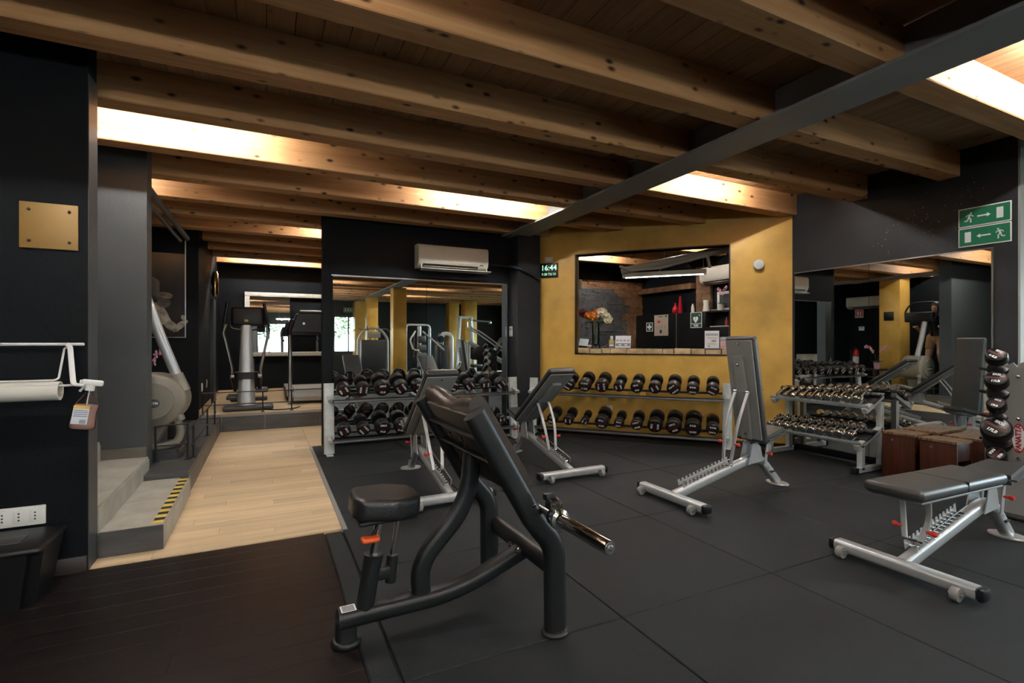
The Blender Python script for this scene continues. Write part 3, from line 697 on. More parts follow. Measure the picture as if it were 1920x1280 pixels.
# curl bar lying in the hooks
cb = thing('curl_bar', 'chrome curl bar with black spring collar resting on the preacher bench hooks', 'barbell', t.matrix_world @ Vector((0, 0, 0)))
cb.location = Matrix.Translation((.284, 2.18, 0)) @ Matrix.Rotation(R(1.5), 4, 'Z') @ Vector((.748, 0, .545)); cb.rotation_euler = (0, 0, R(1.5))
G().tube(fillet([(0, -.50, 0), (0, -.22, 0), (.035, -.12, .0), (-.02, 0, 0), (.035, .12, 0), (0, .22, 0), (0, .50, 0)], .04, 5), .0135, 12).build('shaft', STEEL, cb)
for s in (-1, 1):
    G().lathe([(.018, .46), (.040, .465), (.042, .48), (.040, .492), (.0255, .497), (.0255, .795), (.022, .80)], (0, 0, 0), (0, s, 0), 24).build('sleeve', CHROME, cb)
    G().lathe([(.019, .7985), (.019, .803), (.012, .803), (.012, .806), (.009, .807)], (0, 0, 0), (0, s, 0), 18).build('end_plug', STEEL, cb)
cl = link('collar_clamp', None, cb)
G().lathe([(.027, .44), (.036, .442), (.036, .458), (.027, .46)], (0, 0, 0), (0, -1, 0), 20).rbox(-.03, -.465, .03, .03, -.42, .062, .006).build('clamp_body', BLACKPLASTIC, cl)
for dx in (-.018, .018): G().cyl((dx, -.47, .05), (dx, -.41, .075), .006, n=8).build('clamp_pin', CHROME, cl)
G().rbox(-.026, -.43, .058, .026, -.395, .085, .005).build('clamp_lever', BLACKPLASTIC, cl)

# ================================================================ ROUND RUBBER DUMBBELLS
_DB = {}
def dumbbell(label, group, M, r, length, roll, kg, lb, tilt):
    """axis along local Y, the near face looks to -Y"""
    key = (r, length)
    if key not in _DB:
        hl = length * .34; h = length / 2
        head = G().lathe([(r * .80, -h), (r * .93, -h + .006), (r, -h + .018), (r, -h + hl - .014), (r * .92, -h + hl - .004), (r * .6, -h + hl)], axis=(0, 1, 0), n=24).mesh('head', DBRUBBER)
        ring = G().lathe([(r * 1.002, -h + hl * .55), (r * 1.006, -h + hl * .57), (r * 1.006, -h + hl * .74), (r * 1.002, -h + hl * .76)], axis=(0, 1, 0), n=24).mesh('head_ring', mat('grey_rubber_ring', (.012, .012, .012), .45, spec=.3))
        grip = G().lathe([(.014, -h + hl), (.016, -h + hl + .01), (.0175, 0), (.016, h - hl - .01), (.014, h - hl)], axis=(0, 1, 0), n=12).mesh('handle', CHROME)
        w = r * .78
        band = G().prism([(-w, -r * .12), (w, -r * .12), (w, r * .12), (-w, r * .12)], (0, -h - .0002, 0), (1, 0, 0), (0, 0, 1), (0, -.0006, 0)).mesh('red_band', DARKRED, flat=True)
        _DB[key] = (head, ring, grip, band, h)
    head, ring, grip, band, h = _DB[key]
    t = tag(link('round_dumbbell', None), label, 'dumbbell', group)
    t.matrix_world = M @ Matrix.Rotation(R(tilt), 4, 'X') @ Matrix.Rotation(R(roll), 4, 'Y')
    for f in (0, math.pi):
        hd = link('head', head, t, (0, 0, 0), (0, 0, f))
        if f == 0 or r > .055: link('head_ring', ring, hd)
        link('red_band', band, hd)
        text('weight_print', kg, r * .35, WHITEPRINT, hd, (0, -h - .0008, r * .43), (R(90), 0, 0), bold=.0012)
        text('weight_print', lb, r * .35, WHITEPRINT, hd, (0, -h - .0008, -r * .43), (R(90), 0, 0), bold=.0012)
    link('handle', grip, t)
    return t
def two_tier(t, x0, x1, z_top, z_bot, m=BLACKMETAL):
    """rack in its own frame: x along, front face looks to -Y, dumbbells tilt to the front"""
    for z, nm in ((z_top, 'upper_tier'), (z_bot, 'lower_tier')):
        tr = link(nm, None, t)
        for y, dz in ((.10, -.105), (.27, -.045)):
            G().rbox(x0, y - .03, z + dz - .025, x1, y + .03, z + dz, .006).build('rail', m, tr)
        G().rbox(x0, .05, z - .140, x1, .068, z - .118, .004).build('front_strip', mat('dull_steel', (.16, .16, .155), .4, .8), tr)
    for i, x in enumerate((x0 - .035, x1 + .035)):
        up = G().sweep([(x, .16, .012), (x, .22, z_top + .07)], rrect(.056, .11, .012), up=(1, 0, 0)).build('upright', SILVER2, t)
        G().rbox(x - .035, .05, 0, x + .035, .36, .014, .004).build('foot', SILVER2, t)
        for z in (z_top - .09, z_bot - .09): G().sweep([(x, .05, z - .02), (x, .34, z + .06)], rrect(.03, .05, .008), up=(1, 0, 0)).build('arm', SILVER2, t)
KG = {.050: ('7.5KG', '16.5LB'), .055: ('10KG', '22LB'), .062: ('12.5KG', '27.5LB'), .068: ('15KG', '33LB'), .072: ('17.5KG', '38.5LB'), .076: ('20KG', '44LB'), .080: ('27.5KG', '60.6LB'), .084: ('32.5KG', '71.6LB'), .088: ('35KG', '77LB'), .092: ('30KG', '66LB'), .096: ('36KG', '80LB')}
def row(frame, xs, z, yface, radii, rolls, where, group):
    for i, (x, r, ro) in enumerate(zip(xs, radii, rolls)):
        L = .20 + r * 1.35; kg, lb = KG[r]
        M = frame @ Matrix.Translation((x, yface + L / 2 * math.cos(R(19)), z + L / 2 * math.sin(R(19)) * .9))
        dumbbell('black round rubber dumbbell, %s from the left on %s' % (ORD[i], where), group, M, r, L, ro, kg, lb, 19)
# rack under the wide mirror
F1 = Matrix.Translation((0, 5.72, 0))
r1 = thing('dumbbell_rack', 'two tier dumbbell rack with silver posts below the wide mirror', 'rack', (0, 5.72, 0)); two_tier(r1, .655, 2.86, .715, .275)
xs1 = [.756 + .2105 * k for k in range(10)]
row(F1, xs1, .715, .02, [.076, .072, .088, .084, .088, .084, .080, .072, .068, .072], [60, 93, -3, 55, 4, 80, 20, 50, 85, 47], 'the upper tier below the wide mirror', 'round dumbbells on the rack below the mirror')
row(F1, xs1, .275, .0, [.076, .072, .088, .084, .080, .076, .072, .068, .062, .055], [62, 48, 3, 9, 70, 40, 15, 60, 30, 80], 'the lower tier below the wide mirror', 'round dumbbells on the rack below the mirror')
# rack under the reception opening
F2 = YM @ Matrix.Translation((0, -.44, 0))
r2 = thing('dumbbell_rack', 'two tier dumbbell rack with silver posts below the reception opening', 'rack', F2.translation, YROT); two_tier(r2, .10, 2.47, .685, .225)
xs2 = [.385 + .218 * k for k in range(10)]
row(F2, xs2, .685, .02, [.072, .080, .084, .084, .068, .076, .076, .080, .072, .072], [60, 30, 4, 88, 78, -12, 65, 140, 182, 205], 'the upper tier below the reception opening', 'round dumbbells on the rack below the opening')
row(F2, xs2, .225, .02, [.072, .068, .050, .088, .062, .072, .088, .092, .096, .072], [20, 93, 120, 182, 187, -20, 95, -25, 180, 185], 'the lower tier below the reception opening', 'round dumbbells on the rack below the opening')

# ================================================================ CHROME DUMBBELL RACK by the right mirror
t = thing('chrome_dumbbell_rack', 'silver square tube rack of small chrome dumbbells beside the right mirror', 'rack', (5.0, 2.84, 0))
SQ = rrect(.05, .05, .004)
for y in (.02, .98):
    fr = link('end_frame', None, t)
    G().sweep([(.40, y, .03), (.40, y, .66)], SQ).build('rear_post', SILVER2, fr)
    G().sweep([(.085, y, .03), (.085, y, .26)], SQ).build('front_post', SILVER2, fr)
    G().sweep([(.0, y, .03), (.46, y, .03)], SQ).build('foot_bar', SILVER2, fr)
    G().sweep([(.02, y, .24), (.40, y, .40)], SQ).build('lower_arm', SILVER2, fr)
    G().sweep([(.14, y, .58), (.42, y, .72)], SQ).build('upper_arm', SILVER2, fr)
    for x in (-.012, .472): G().rbox(x - .02, y - .03, 0, x + .02, y + .03, .06, .004).build('foot_cap', BLACKPLASTIC, fr)
_H = {}
def chrome_db(label, M, r, L):
    key = (r, L)
    if key not in _H:
        h = L / 2; hl = L * .30
        _H[key] = (G().lathe([(r * .72, -h), (r * .9, -h + .004), (r, -h + .012), (r, -h + hl - .008), (r * .85, -h + hl - .002), (r * .5, -h + hl + .004)], axis=(1, 0, 0), n=18).mesh('head', CHROME),
                   G().lathe([(.010, -h + hl), (.0125, -.02), (.0125, .02), (.010, h - hl)], axis=(1, 0, 0), n=10).mesh('handle', CHROME),
                   G().lathe([(r * .7, -h - .0008), (r * .7, -h + .0004)], axis=(1, 0, 0), n=18).mesh('end_disc', STEEL))
    t = tag(link('chrome_dumbbell', None), label, 'dumbbell', 'small chrome dumbbells on the silver rack'); t.matrix_world = M
    for f in (0, math.pi): hd = link('head', _H[key][0], t, None, (0, 0, f)); link('end_disc', _H[key][2], hd)
    link('handle', _H[key][1], t)
for nm, xa, za, tl, rs in (('upper', .14, .615, 26, [.045, .043, .041, .039, .036, .033, .030, .027, .023, .019]), ('lower', .02, .275, 23, [.046, .046, .045, .044, .043, .042, .041, .040, .039, .038])):
    T = Matrix.Translation((5.0 + xa, 2.84, za)) @ Matrix.Rotation(R(-tl), 4, 'Y'); tr = link('%s_shelf' % nm, None, t)
    ML = t.matrix_world
    TL = Matrix.Translation((xa, 0, za)) @ Matrix.Rotation(R(-tl), 4, 'Y')
    G().rbox(0, -.02, -.012, .035, 1.02, .01, .003, M=TL).rbox(0, -.02, -.012, .006, 1.02, .03, .002, M=TL).build('front_angle', SILVER2, tr)
    G().rbox(.10, -.02, -.012, .30, 1.02, .002, .003, M=TL).build('shelf_plate', BLACKMETAL, tr)
    G().rbox(.20, -.02, -.012, .24, 1.02, .028, .003, M=TL).build('saddle_rail', BLACKPLASTIC, tr)
    for k, r in enumerate(rs):
        L = .15 + r * 2.0; y = .075 + k * .094
        chrome_db('small chrome dumbbell, %s from the near end on the %s shelf of the silver rack' % (ORD[k], nm), T @ Matrix.Translation((.045 + L / 2 - .05, y, .028 + r)) @ Matrix.Rotation(random.uniform(0, 1), 4, 'X'), r, L)

# ================================================================ WOODEN BOXES
BOXW = wood('dark_stained_wood', (.028, .008, .004), (.065, .019, .009), (.02, .01, .006), axis='Z', kscale=1.2, ksize=.04, rough=.45, spec=.22)
def top_wood():
    return mat('worn_box_top', (.035, .018, .011), .5, col2=(.26, .16, .085), scale=5, stretch=(3, 9, 3), bump=.2)
def wooden_box(label, x, y, w, d, h, rz):
    t = thing('wooden_box', label, 'box', (x, y, 0), rz, 'stained plywood boxes by the right mirror'); k = .018
    G().rbox(-w/2, -d/2, 0, -w/2 + k, d/2, h - k, .002).build('side_panel', BOXW, t)
    G().rbox(w/2 - k, -d/2, 0, w/2, d/2, h - k, .002).build('side_panel', BOXW, t)
    G().rbox(-w/2 + k, d/2 - k, 0, w/2 - k, d/2, h - k, .002).build('back_panel', BOXW, t)
    G().rbox(-w/2 + k, -d/2 + .01, 0, w/2 - k, d/2 - k, k, .002).build('bottom_panel', BOXW, t)
    G().rbox(-w/2 + k, -d/2, h * .62, w/2 - k, -d/2 + k, h - k, .002).build('front_panel', BOXW, t)
    n = 9; poly = [(-w/2 - .006, d/2 + .004)]; poly += [(w/2 + .006, d/2 + .004)]
    for j in range(n + 1): poly.append((w/2 + .006 - (w + .012) * j / n, -d/2 - .006 + random.uniform(-.003, .006)))
    G().prism(poly, (0, 0, h - k), (1, 0, 0), (0, 1, 0), (0, 0, k)).build('top_panel', top_wood(), t, flat=True)
    G().lathe([(.011, 0), (.011, .003), (.006, .004)], (-w/2, d * .18, h * .84), (-1, 0, 0), 12).build('screw', STEEL, t)
wooden_box('dark stained wooden box standing next to the chrome dumbbell rack', 5.20, 2.55, .22, .26, .43, 0)
wooden_box('dark stained wooden box in front, nearest the dumbbell tower', 5.18, 2.235, .22, .27, .425, R(-4))
wooden_box('dark stained wooden box against the right mirror behind two others', 5.425, 2.50, .19, .28, .445, R(3))
wooden_box('dark stained wooden box against the right mirror beside the tower', 5.42, 2.17, .20, .28, .435, 0)

# ================================================================ DUMBBELL TOWER
t = thing('dumbbell_tower', 'grey upright dumbbell tower with red oval badge at the right edge', 'rack', (4.78, 1.605, 0))
poly = [(.20, 0), (.20, .30), (.155, .45), (.19, .60), (.155, .75), (.19, .92), (.15, 1.05), (.06, 1.10), (.04, 1.07), (-.16, 1.07), (-.2, .9), (-.2, 0)]
PANEL = mat('silver_grey_panel', (.30, .30, .29), .4, .3, var=.04, scale=5)
for x in (0, .16): G().prism(poly, (x, 0, 0), (0, 1, 0), (0, 0, 1), (.012, 0, 0)).build('side_panel', PANEL, t)
G().rbox(.012, .12, .02, .16, .20, 1.04, .006).build('front_column', BLACKMETAL, t)
G().rbox(-.08, -.28, 0, .26, .28, .025, .008).build('base_plate', BLACKMETAL, t)
for z in (.42, .70, 1.0): G().lathe([(.012, 0), (.012, .006), (.007, .01)], (0, .03, z), (-1, 0, 0), 12).build('bolt', CHROME, t)
ov = [(.043 * math.cos(a) * (1 - .18 * abs(math.sin(a))), .105 * math.sin(a)) for a in [2 * math.pi * k / 28 for k in range(28)]]
bg = G().prism(ov, (-.001, .03, .565), (0, 1, 0), (0, 0, 1), (-.002, 0, 0)).build('badge', mat('badge_red', (.42, .02, .02), .35), t)
ov2 = [(a * .86, b * .90) for a, b in ov]
G().prism(ov2, (-.003, .03, .565), (0, 1, 0), (0, 0, 1), (-.0008, 0, 0)).build('badge_field', WHITEPRINT, bg)
text('badge_lettering', 'PANATTA', .042, mat('badge_red', (.42, .02, .02), .35), bg, (-.0042, .03, .565), (0, R(-90), 0), bold=.0016)
for k, (z, r, kg, lb, ro) in enumerate(((1.09, .062, '2KG', '4.4LB', 35), (.92, .066, '5KG', '11LB', 4), (.745, .055, '6KG', '13LB', 20), (.57, .088, '8KG', '17LB', 30), (.385, .058, '4KG', '8.8LB', 120))):
    G().sweep([(.05, .19, z - .055), (.05, .26, z - .04)], rrect(.05, .02, .004)).build('cradle', BLACKMETAL, t)
    L = .20 + r * .6
    M = Matrix.Translation((4.74, 1.735, z)) @ Matrix.Rotation(R(-75), 4, 'Z')
    dumbbell('flat round black dumbbell, %s from the top on the grey tower' % ORD[k], 'round dumbbells on the grey tower', M, r, L, ro, kg, lb, -38)
# ================================================================ MIRRORS
def mirror(name, label, cat, panes, frame=None, rot=None, loc=None):
    t = thing(name, label, cat)
    for (a, b) in panes:
        G().box(*a, *b).build('pane', MIRROR, t, flat=True)
    return t
EDGE = mat('mirror_edge', (.25, .3, .28), .2, .6)
t = mirror('large_mirror', 'wide two pane mirror on the wall under the air conditioner', 'mirror', [((.715, 6.388, .09), (1.868, 6.4, 2.042)), ((1.872, 6.388, .09), (3.02, 6.4, 2.042))])
G().box(.70, 6.386, 2.043, 3.03, 6.4, 2.056).box(3.021, 6.386, .09, 3.034, 6.4, 2.043).build('edge_strip', STEEL, t, flat=True)
t = mirror('large_mirror', 'wide two pane mirror on the right wall under the exit signs', 'mirror', [((5.528, 2.066, .075), (5.54, 3.027, 2.038)), ((5.528, 3.031, .075), (5.54, 3.835, 2.038))])
G().box(5.526, 2.05, 2.039, 5.54, 3.84, 2.05).box(5.526, 2.052, .075, 5.54, 2.065, 2.039).build('edge_strip', STEEL, t, flat=True)
t = mirror('large_mirror', 'mirror in a broad pale frame on the far corridor wall', 'mirror', [((-.30, 11.17, 1.04), (2.0, 11.18, 2.14))])
FR = mat('pale_ornate_frame', (.62, .60, .52), .5, var=.1, scale=30, bump=.4, bscale=60)
for a in ((-.39, 11.14, 2.14, 2.1, 11.2, 2.225), (-.39, 11.14, .955, 2.1, 11.2, 1.04), (-.39, 11.14, 1.04, -.30, 11.2, 2.14), (2.0, 11.14, 1.04, 2.1, 11.2, 2.14)): G().rbox(*a, .012, 3).build('frame_bar', FR, t)

# ================================================================ AIR CONDITIONERS
def aircon(label, loc, rz, w=.95, openf=True):
    t = thing('air_conditioner', label, 'air conditioner', loc, rz, 'wall air conditioners')
    prof = [(0, 0), (0, .30), (-.13, .30), (-.185, .285), (-.20, .25), (-.20, .10), (-.185, .05), (-.13, .012), (-.06, 0)]
    G().prism(prof, (-w / 2, 0, 0), (0, 1, 0), (0, 0, 1), (w, 0, 0)).build('body', CREAM, t, angle=50)
    G().prism([(-.201, .10), (-.201, .27), (-.204, .265), (-.204, .105)], (-w / 2 + .01, 0, 0), (0, 1, 0), (0, 0, 1), (w - .02, 0, 0)).build('front_cover', CREAM, t)
    G().prism([(-.187, .048), (-.132, .0105), (-.135, .008), (-.191, .046)], (-w / 2 + .06, 0, 0), (0, 1, 0), (0, 0, 1), (w - .2, 0, 0)).build('outlet_slot', BLACKPLASTIC, t)
    for k in range(3): G().box(-w / 2 + .07 + k * (w - .22) / 3, -.185, .016 + .001 * k, -w / 2 + .06 + (k + 1) * (w - .22) / 3, -.15, .020 + .001 * k).build('vane', CREAM, t, flat=True)
    if openf:
        fl_ = G().prism([(-.25, -.012), (-.245, -.022), (-.12, -.035), (-.12, -.028)], (-w / 2 + .04, 0, 0), (0, 1, 0), (0, 0, 1), (w - .02, 0, 0)).build('flap', WHITE, t)
        for x in (-w / 2 + .04, w / 2 - .02): G().sweep([(x, -.165, .05), (x, -.20, -.02)], rrect(.008, .012, .002), up=(1, 0, 0)).build('hinge_arm', WHITE, fl_)
    G().box(w / 2 - .12, -.192, .062, w / 2 - .07, -.1985, .072).build('display', BLACKPLASTIC, t, flat=True)
    return t
aircon('cream air conditioner with open flap above the wide mirror', (2.19, 6.395, 2.19), 0)
aircon('cream air conditioner on the reception wall', (7.03, 6.04, 2.24), R(-90), .95, False)
aircon('cream air conditioner on the back wall of the cardio alcove', (-2.595, 7.5, 2.08), R(90), .85, False)
tag(G().tube(fillet([(2.72, 6.385, 2.30), (2.95, 6.36, 2.30), (3.04, 6.10, 2.25), (3.26, 6.095, 2.18), (3.385, 6.095, 2.10)], .12, 6), .02, 8).build('drain_hose', mat('hose_slate', (.012, .016, .022), .5, spec=.2)), 'black drain hose curving from the air conditioner to the yellow wall', 'hose')

# ================================================================ SIGNS, SWITCHES, CLOCK, LAMP
def emblem_man(t, m, c, s, flip, ax, up, d):
    """running figure made of flat limbs"""
    P = lambda a, b: Vector(c) + Vector(ax) * (a * s * flip) + Vector(up) * (b * s)
    g = G(); d = Vector(d)
    def limb(pts, w):
        for (p, q) in zip(pts[:-1], pts[1:]):
            p, q = Vector((*p, 0)), Vector((*q, 0)); n = (q - p).normalized(); n = Vector((-n.y, n.x, 0)) * w
            g.add([P(*(p + n).xy), P(*(q + n).xy), P(*(q - n).xy), P(*(p - n).xy)] + [P(*v.xy) + d for v in (p + n, q + n, q - n, p - n)], [(3, 2, 1, 0), (4, 5, 6, 7), (0, 1, 5, 4), (1, 2, 6, 5), (2, 3, 7, 6), (3, 0, 4, 7)])
    k = 10; g.prism([(.13 * math.cos(6.283 * i / k), .13 * math.sin(6.283 * i / k)) for i in range(k)], P(.22, .78), Vector(ax) * s, Vector(up) * s, d)
    limb([(.10, .62), (-.08, .05)], .14); limb([(.08, .52), (.40, .42), (.46, .20)], .06); limb([(.02, .58), (-.30, .48), (-.42, .25)], .06)
    limb([(-.06, .08), (.22, -.18), (.14, -.60), (.30, -.62)], .08); limb([(-.08, .08), (-.24, -.36), (-.62, -.40)], .08)
    return g.build('running_figure', m, t, flat=True)
for i, (z, fl_, lab) in enumerate(((2.335, -1, 'upper green emergency exit sign with arrow pointing right'), (2.163, 1, 'lower green emergency exit sign with arrow pointing left'))):
    t = thing('exit_sign', lab, 'sign', (XW - .001, 2.115, z), 0, 'green exit signs on the right wall')
    G().rbox(-.008, -.178, -.083, 0, .178, .083, .002).build('plate', WHITEPRINT, t)
    G().box(-.0088, -.170, -.074, -.0079, .170, .074).build('green_field', GREENSIGN, t, flat=True)
    d = (-.0008, 0, 0); f = -1 if i == 0 else 1      # +Y is to the left in the picture
    emblem_man(t, WHITEPRINT, (-.0088, .10 if i == 0 else -.105, -.008), .055, 1 if i == 0 else -1, (0, -1, 0), (0, 0, 1), d)
    y = -.105 if i == 0 else .11
    G().box(-.0096, y - .022, -.045, -.0088, y + .022, .045).build('door_mark', WHITEPRINT, t, flat=True)
    a0, a1 = (.045, -.045) if i == 0 else (-.045, .05)
    sg_ = 1 if a1 > a0 else -1
    G().prism([(a0, -.006), (a1 - sg_ * .025, -.006), (a1 - sg_ * .025, -.018), (a1, 0), (a1 - sg_ * .025, .018), (a1 - sg_ * .025, .006), (a0, .006)], (-.0088, 0, 0), (0, 1, 0), (0, 0, 1), d).build('arrow', WHITEPRINT, t, flat=True)
# wall lamp on yellow wall
t = thing('wall_lamp', 'round white emergency lamp on the yellow wall', 'lamp', Wp(2.85, 0, 2.165), YROT)
G().lathe([(.045, 0), (.058, .01), (.062, .03), (.062, .055), (.055, .068), (.03, .075)], axis=(0, -1, 0), n=28).build('body', WHITE, t)
G().lathe([(.044, 0), (.044, .004), (.036, .006)], (0, -.066, 0), (0, -1, 0), 24).build('lens', mat('opal_lens', (.85, .86, .84), .3), t)
# LED clock
t = thing('digital_clock', 'black digital wall clock with green digits on the yellow wall', 'clock', Wp(.216, 0, 2.244), YROT)
G().rbox(-.125, -.03, -.098, .125, 0, .098, .006).build('case', BLACKPLASTIC, t)
LED = mat('green_led', (.3, .9, .5), .4, emit=(.45, 1.0, .62), es=.9)
text('time_digits', '16:44', .105, LED, t, (.0, -.0308, .030), (R(90), 0, 0), bold=.001)
text('date_digits', '7-30 TU 31', .046, LED, t, (0, -.0308, -.058), (R(90), 0, 0))
def plate(name, label, cat, M, w, h, detail='switch', mm=WHITE):
    t = tag(link(name, None), label, cat); t.matrix_world = M
    G().rbox(-w/2, -.012, -h/2, w/2, 0, h/2, .003).build('plate', mm, t)
    if detail == 'switch':
        for k in (-1, 0, 1): G().rbox(k * w * .25 - w * .1, -.015, -h * .3, k * w * .25 + w * .1, -.012, h * .3, .001).build('key', WHITE, t)
    elif detail == 'thermo':
        G().box(-w * .3, -.013, h * .1, w * .3, -.0119, h * .36).build('screen', GREYPRINT, t, flat=True)
        G().rbox(-w * .32, -.0135, -h * .38, w * .32, -.012, -h * .05, .001).build('button', WHITE, t)
    return t
YW = lambda s, z, n=0: YM @ Matrix.Translation((s, n, z))
plate('switch_plate', 'small pale switch plate above the digital clock', 'switch', YW(.21, 2.393), .125, .075, mm=CREAM)
plate('wall_outlet', 'white outlet on the yellow wall behind the lower dumbbells', 'outlet', YW(1.06, .35), .075, .10, mm=CREAM)
PS = lambda y, z: Matrix.Translation((3.069, y, z)) @ Matrix.Rotation(R(-90), 4, 'Z')
plate('thermostat', 'white thermostat on the graphite pillar beside the mirror', 'thermostat', PS(6.33, 1.39), .085, .14, 'thermo')
# ---- corridor wall plates
CS = lambda y, z: Matrix.Translation((-.83, y, z)) @ Matrix.Rotation(R(90), 4, 'Z')
plate('wall_outlet', 'pale wall outlet on the corridor side wall nearer the rails', 'outlet', CS(8.35, .60), .08, .12, mm=CREAM)
plate('wall_outlet', 'pale wall outlet on the corridor side wall further back', 'outlet', CS(8.95, .61), .08, .12, mm=CREAM)
t = thing('wall_sconce', 'small brass wall lamp high on the corridor side wall', 'lamp', (-.83, 9.75, 2.0))
G().lathe([(.03, 0), (.05, .05), (.055, .22), (.05, .38), (.03, .42)], (.055, 0, 0), n=16).build('shade', mat('brass', (.7, .45, .2), .25, 1), t)
G().rbox(0, -.03, .12, .04, .03, .20, .005).build('bracket', STEEL, t)
struct('trim_pilaster', G().box(-.83, 9.55, .24, -.78, 9.95, 1.95), BLACKWALL2, flat=True, label='graphite pilaster on the corridor side wall')

# ================================================================ ALCOVE WALL: extinguisher, signs, poster, pipes
t = thing('fire_extinguisher', 'red fire extinguisher with white label hanging in the cardio alcove', 'extinguisher', (-2.50, 7.75, .62))
G().lathe([(.055, 0), (.07, .01), (.072, .03), (.072, .34), (.05, .40), (.025, .425), (.025, .45)], n=20).build('cylinder', mat('extinguisher_red', (.45, .02, .02), .3), t)
G().lathe([(.0728, .08), (.0728, .25)], n=20).build('label_band', WHITEPRINT, t)
G().rbox(-.02, -.03, .45, .02, .05, .50, .006).build('valve', BLACKPLASTIC, t); G().tube(fillet([(0, .05, .47), (.06, .09, .40), (.07, .08, .12)], .05, 5), .011, 8).build('hose', BLACKPLASTIC, t)
G().rbox(-.10, -.02, .3, -.07, .02, .42, .003).build('bracket', STEEL, t)
t = thing('extinguisher_sign', 'small red and white extinguisher sign in the alcove', 'sign', (-2.599, 7.72, 1.96))
G().box(0, -.10, -.10, .004, .10, .10).build('plate', WHITEPRINT, t, flat=True); G().box(.004, -.09, -.07, .005, .09, .09).build('red_field', RED, t, flat=True)
G().box(.005, -.05, -.05, .0055, -.02, .05).box(.005, .01, -.05, .0055, .05, .06).build('symbol', WHITEPRINT, t, flat=True)
plate('thermostat', 'white thermostat on the alcove wall below the red sign', 'thermostat', Matrix.Translation((-2.6, 7.66, 1.58)) @ Matrix.Rotation(R(90), 4, 'Z'), .13, .10, 'thermo')
t = thing('wall_poster', 'dark poster of a muscular torso in cream tones in the alcove', 'poster', (0, 7.995, 0))
G().box(-2.0, -.012, 1.31, -.975, 0, 2.42).build('panel', mat('poster_black', (.012, .011, .011), .22, spec=.6), t, flat=True)
G().box(-.985, -.016, 1.30, -.972, 0, 2.6).box(-2.0, -.016, 1.30, -.985, 0, 1.31).build('edge_strip', STEEL, t, flat=True)
PC = mat('poster_cream', (.46, .41, .32), .4, col2=(.06, .05, .045), scale=9, stretch=(1, 1, 1.4)); PC2 = mat('poster_dark_tone', (.12, .10, .08), .4, col2=(.02, .02, .02), scale=12)
def blob(cx, cz, rx, rz, a, m, k, nm):
    ca, sa = math.cos(a), math.sin(a); n = 20
    pts = [(cx + rx * (1 + .12 * math.sin(3 * q + k)) * math.cos(q) * ca - rz * math.sin(q) * sa, cz + rx * (1 + .12 * math.sin(3 * q + k)) * math.cos(q) * sa + rz * math.sin(q) * ca) for q in [6.2832 * i / n for i in range(n)]]
    G().prism(pts, (0, -.0125 - .0004 * k, 0), (1, 0, 0), (0, 0, 1), (0, -.0003, 0)).build(nm, m, t, flat=True)
for k, b in enumerate(((-1.30, 1.62, .17, .11, -.9, PC, 'torso_shape'), (-1.24, 1.55, .10, .075, -.5, PC, 'shoulder_shape'), (-1.14, 1.46, .10, .055, -.7, PC, 'upper_arm_shape'), (-1.04, 1.46, .11, .04, .75, PC, 'forearm_shape'), (-1.22, 1.78, .075, .085, .3, PC2, 'head_shape'), (-1.20, 1.86, .085, .04, -.2, PC, 'hair_shape'), (-1.38, 1.40, .10, .04, -.3, PC2, 'waist_shape'), (-1.00, 1.57, .03, .035, 0, PC, 'fist_shape'))): blob(*b[:6], k, b[6])
for i, (x, z, r) in enumerate(((-.96, 2.63, .032), (-1.04, 2.60, .026))):
    tag(G().cyl((x, 5.27, z), (x, 7.99, z), r, n=14).build('conduit_pipe', mat('pipe_grey', (.22, .21, .2), .4, .4)), ('thicker' if i == 0 else 'thinner') + ' grey conduit pipe running under the alcove beams', 'pipe')

# ================================================================ LEFT WALL: gold plate, towel roll, spray bottle, sockets, bin
t = thing('gold_plate', 'matt gold square panel with four dark pins on the black wall', 'panel', (-1.04, 3.5, 1.863))
G().rbox(-.121, -.014, -.121, .121, -.004, .121, .002).build('panel', mat('gold_panel', (.30, .175, .048), .5, .2, var=.05), t)
for a in (-1, 1):
    for b in (-1, 1): G().lathe([(.007, 0), (.007, .012), (.004, .016)], (a * .083, -.012, b * .082), (.3, -1, 0), 10).build('pin', BLACKPLASTIC, t)
t = thing('paper_roll_holder', 'white tubular paper roll holder on the black wall', 'holder', (-1.05, 3.5, 1.19))
G().tube([(-.45, -.03, .045), (.155, -.03, .045)], .0085, 10).ball((.155, -.03, .045), .0085, 8, 6).build('top_bar', WHITE, t)
for x in (-.2, .09): G().lathe([(.004, 0), (.004, .003)], (x - (.0 if x > 0 else -.03), -.0385, .047), (0, -1, 0), 8).build('screw', STEEL, t)
for x in (-.4, -.10): G().cyl((x, -.03, .045), (x, 0, .045), .006, n=8).build('wall_stud', WHITE, t)
G().sweep(fillet([(.085, -.033, .047), (.108, -.055, .035), (.152, -.172, -.145), (.162, -.19, -.162), (.205, -.20, -.165)], .025, 6), rrect(.010, .024, .004), up=(1, 0, 0)).build('front_arm', WHITE, t)
G().tube(fillet([(.098, -.04, .030), (.085, -.055, .025), (.090, -.155, -.130), (.075, -.165, -.138), (-.45, -.165, -.138)], .015, 5), .005, 8).build('wire_guide', WHITE, t)
G().tube([(-.45, -.165, -.185), (.150, -.168, -.165)], .006, 8).build('spindle', WHITE, t)
pr = thing('paper_roll', 'white paper towel roll with perforated edge on the wall holder', 'paper roll', (-1.05, 3.335, .998))
g = G(); n = 24; ro, ri = .048, .040; vs = []; fs = []
for x in (-.45, .10):
    for r_ in (ro, ri):
        for k in range(n): vs.append((x, r_ * math.cos(6.2832 * k / n), r_ * math.sin(6.2832 * k / n)))
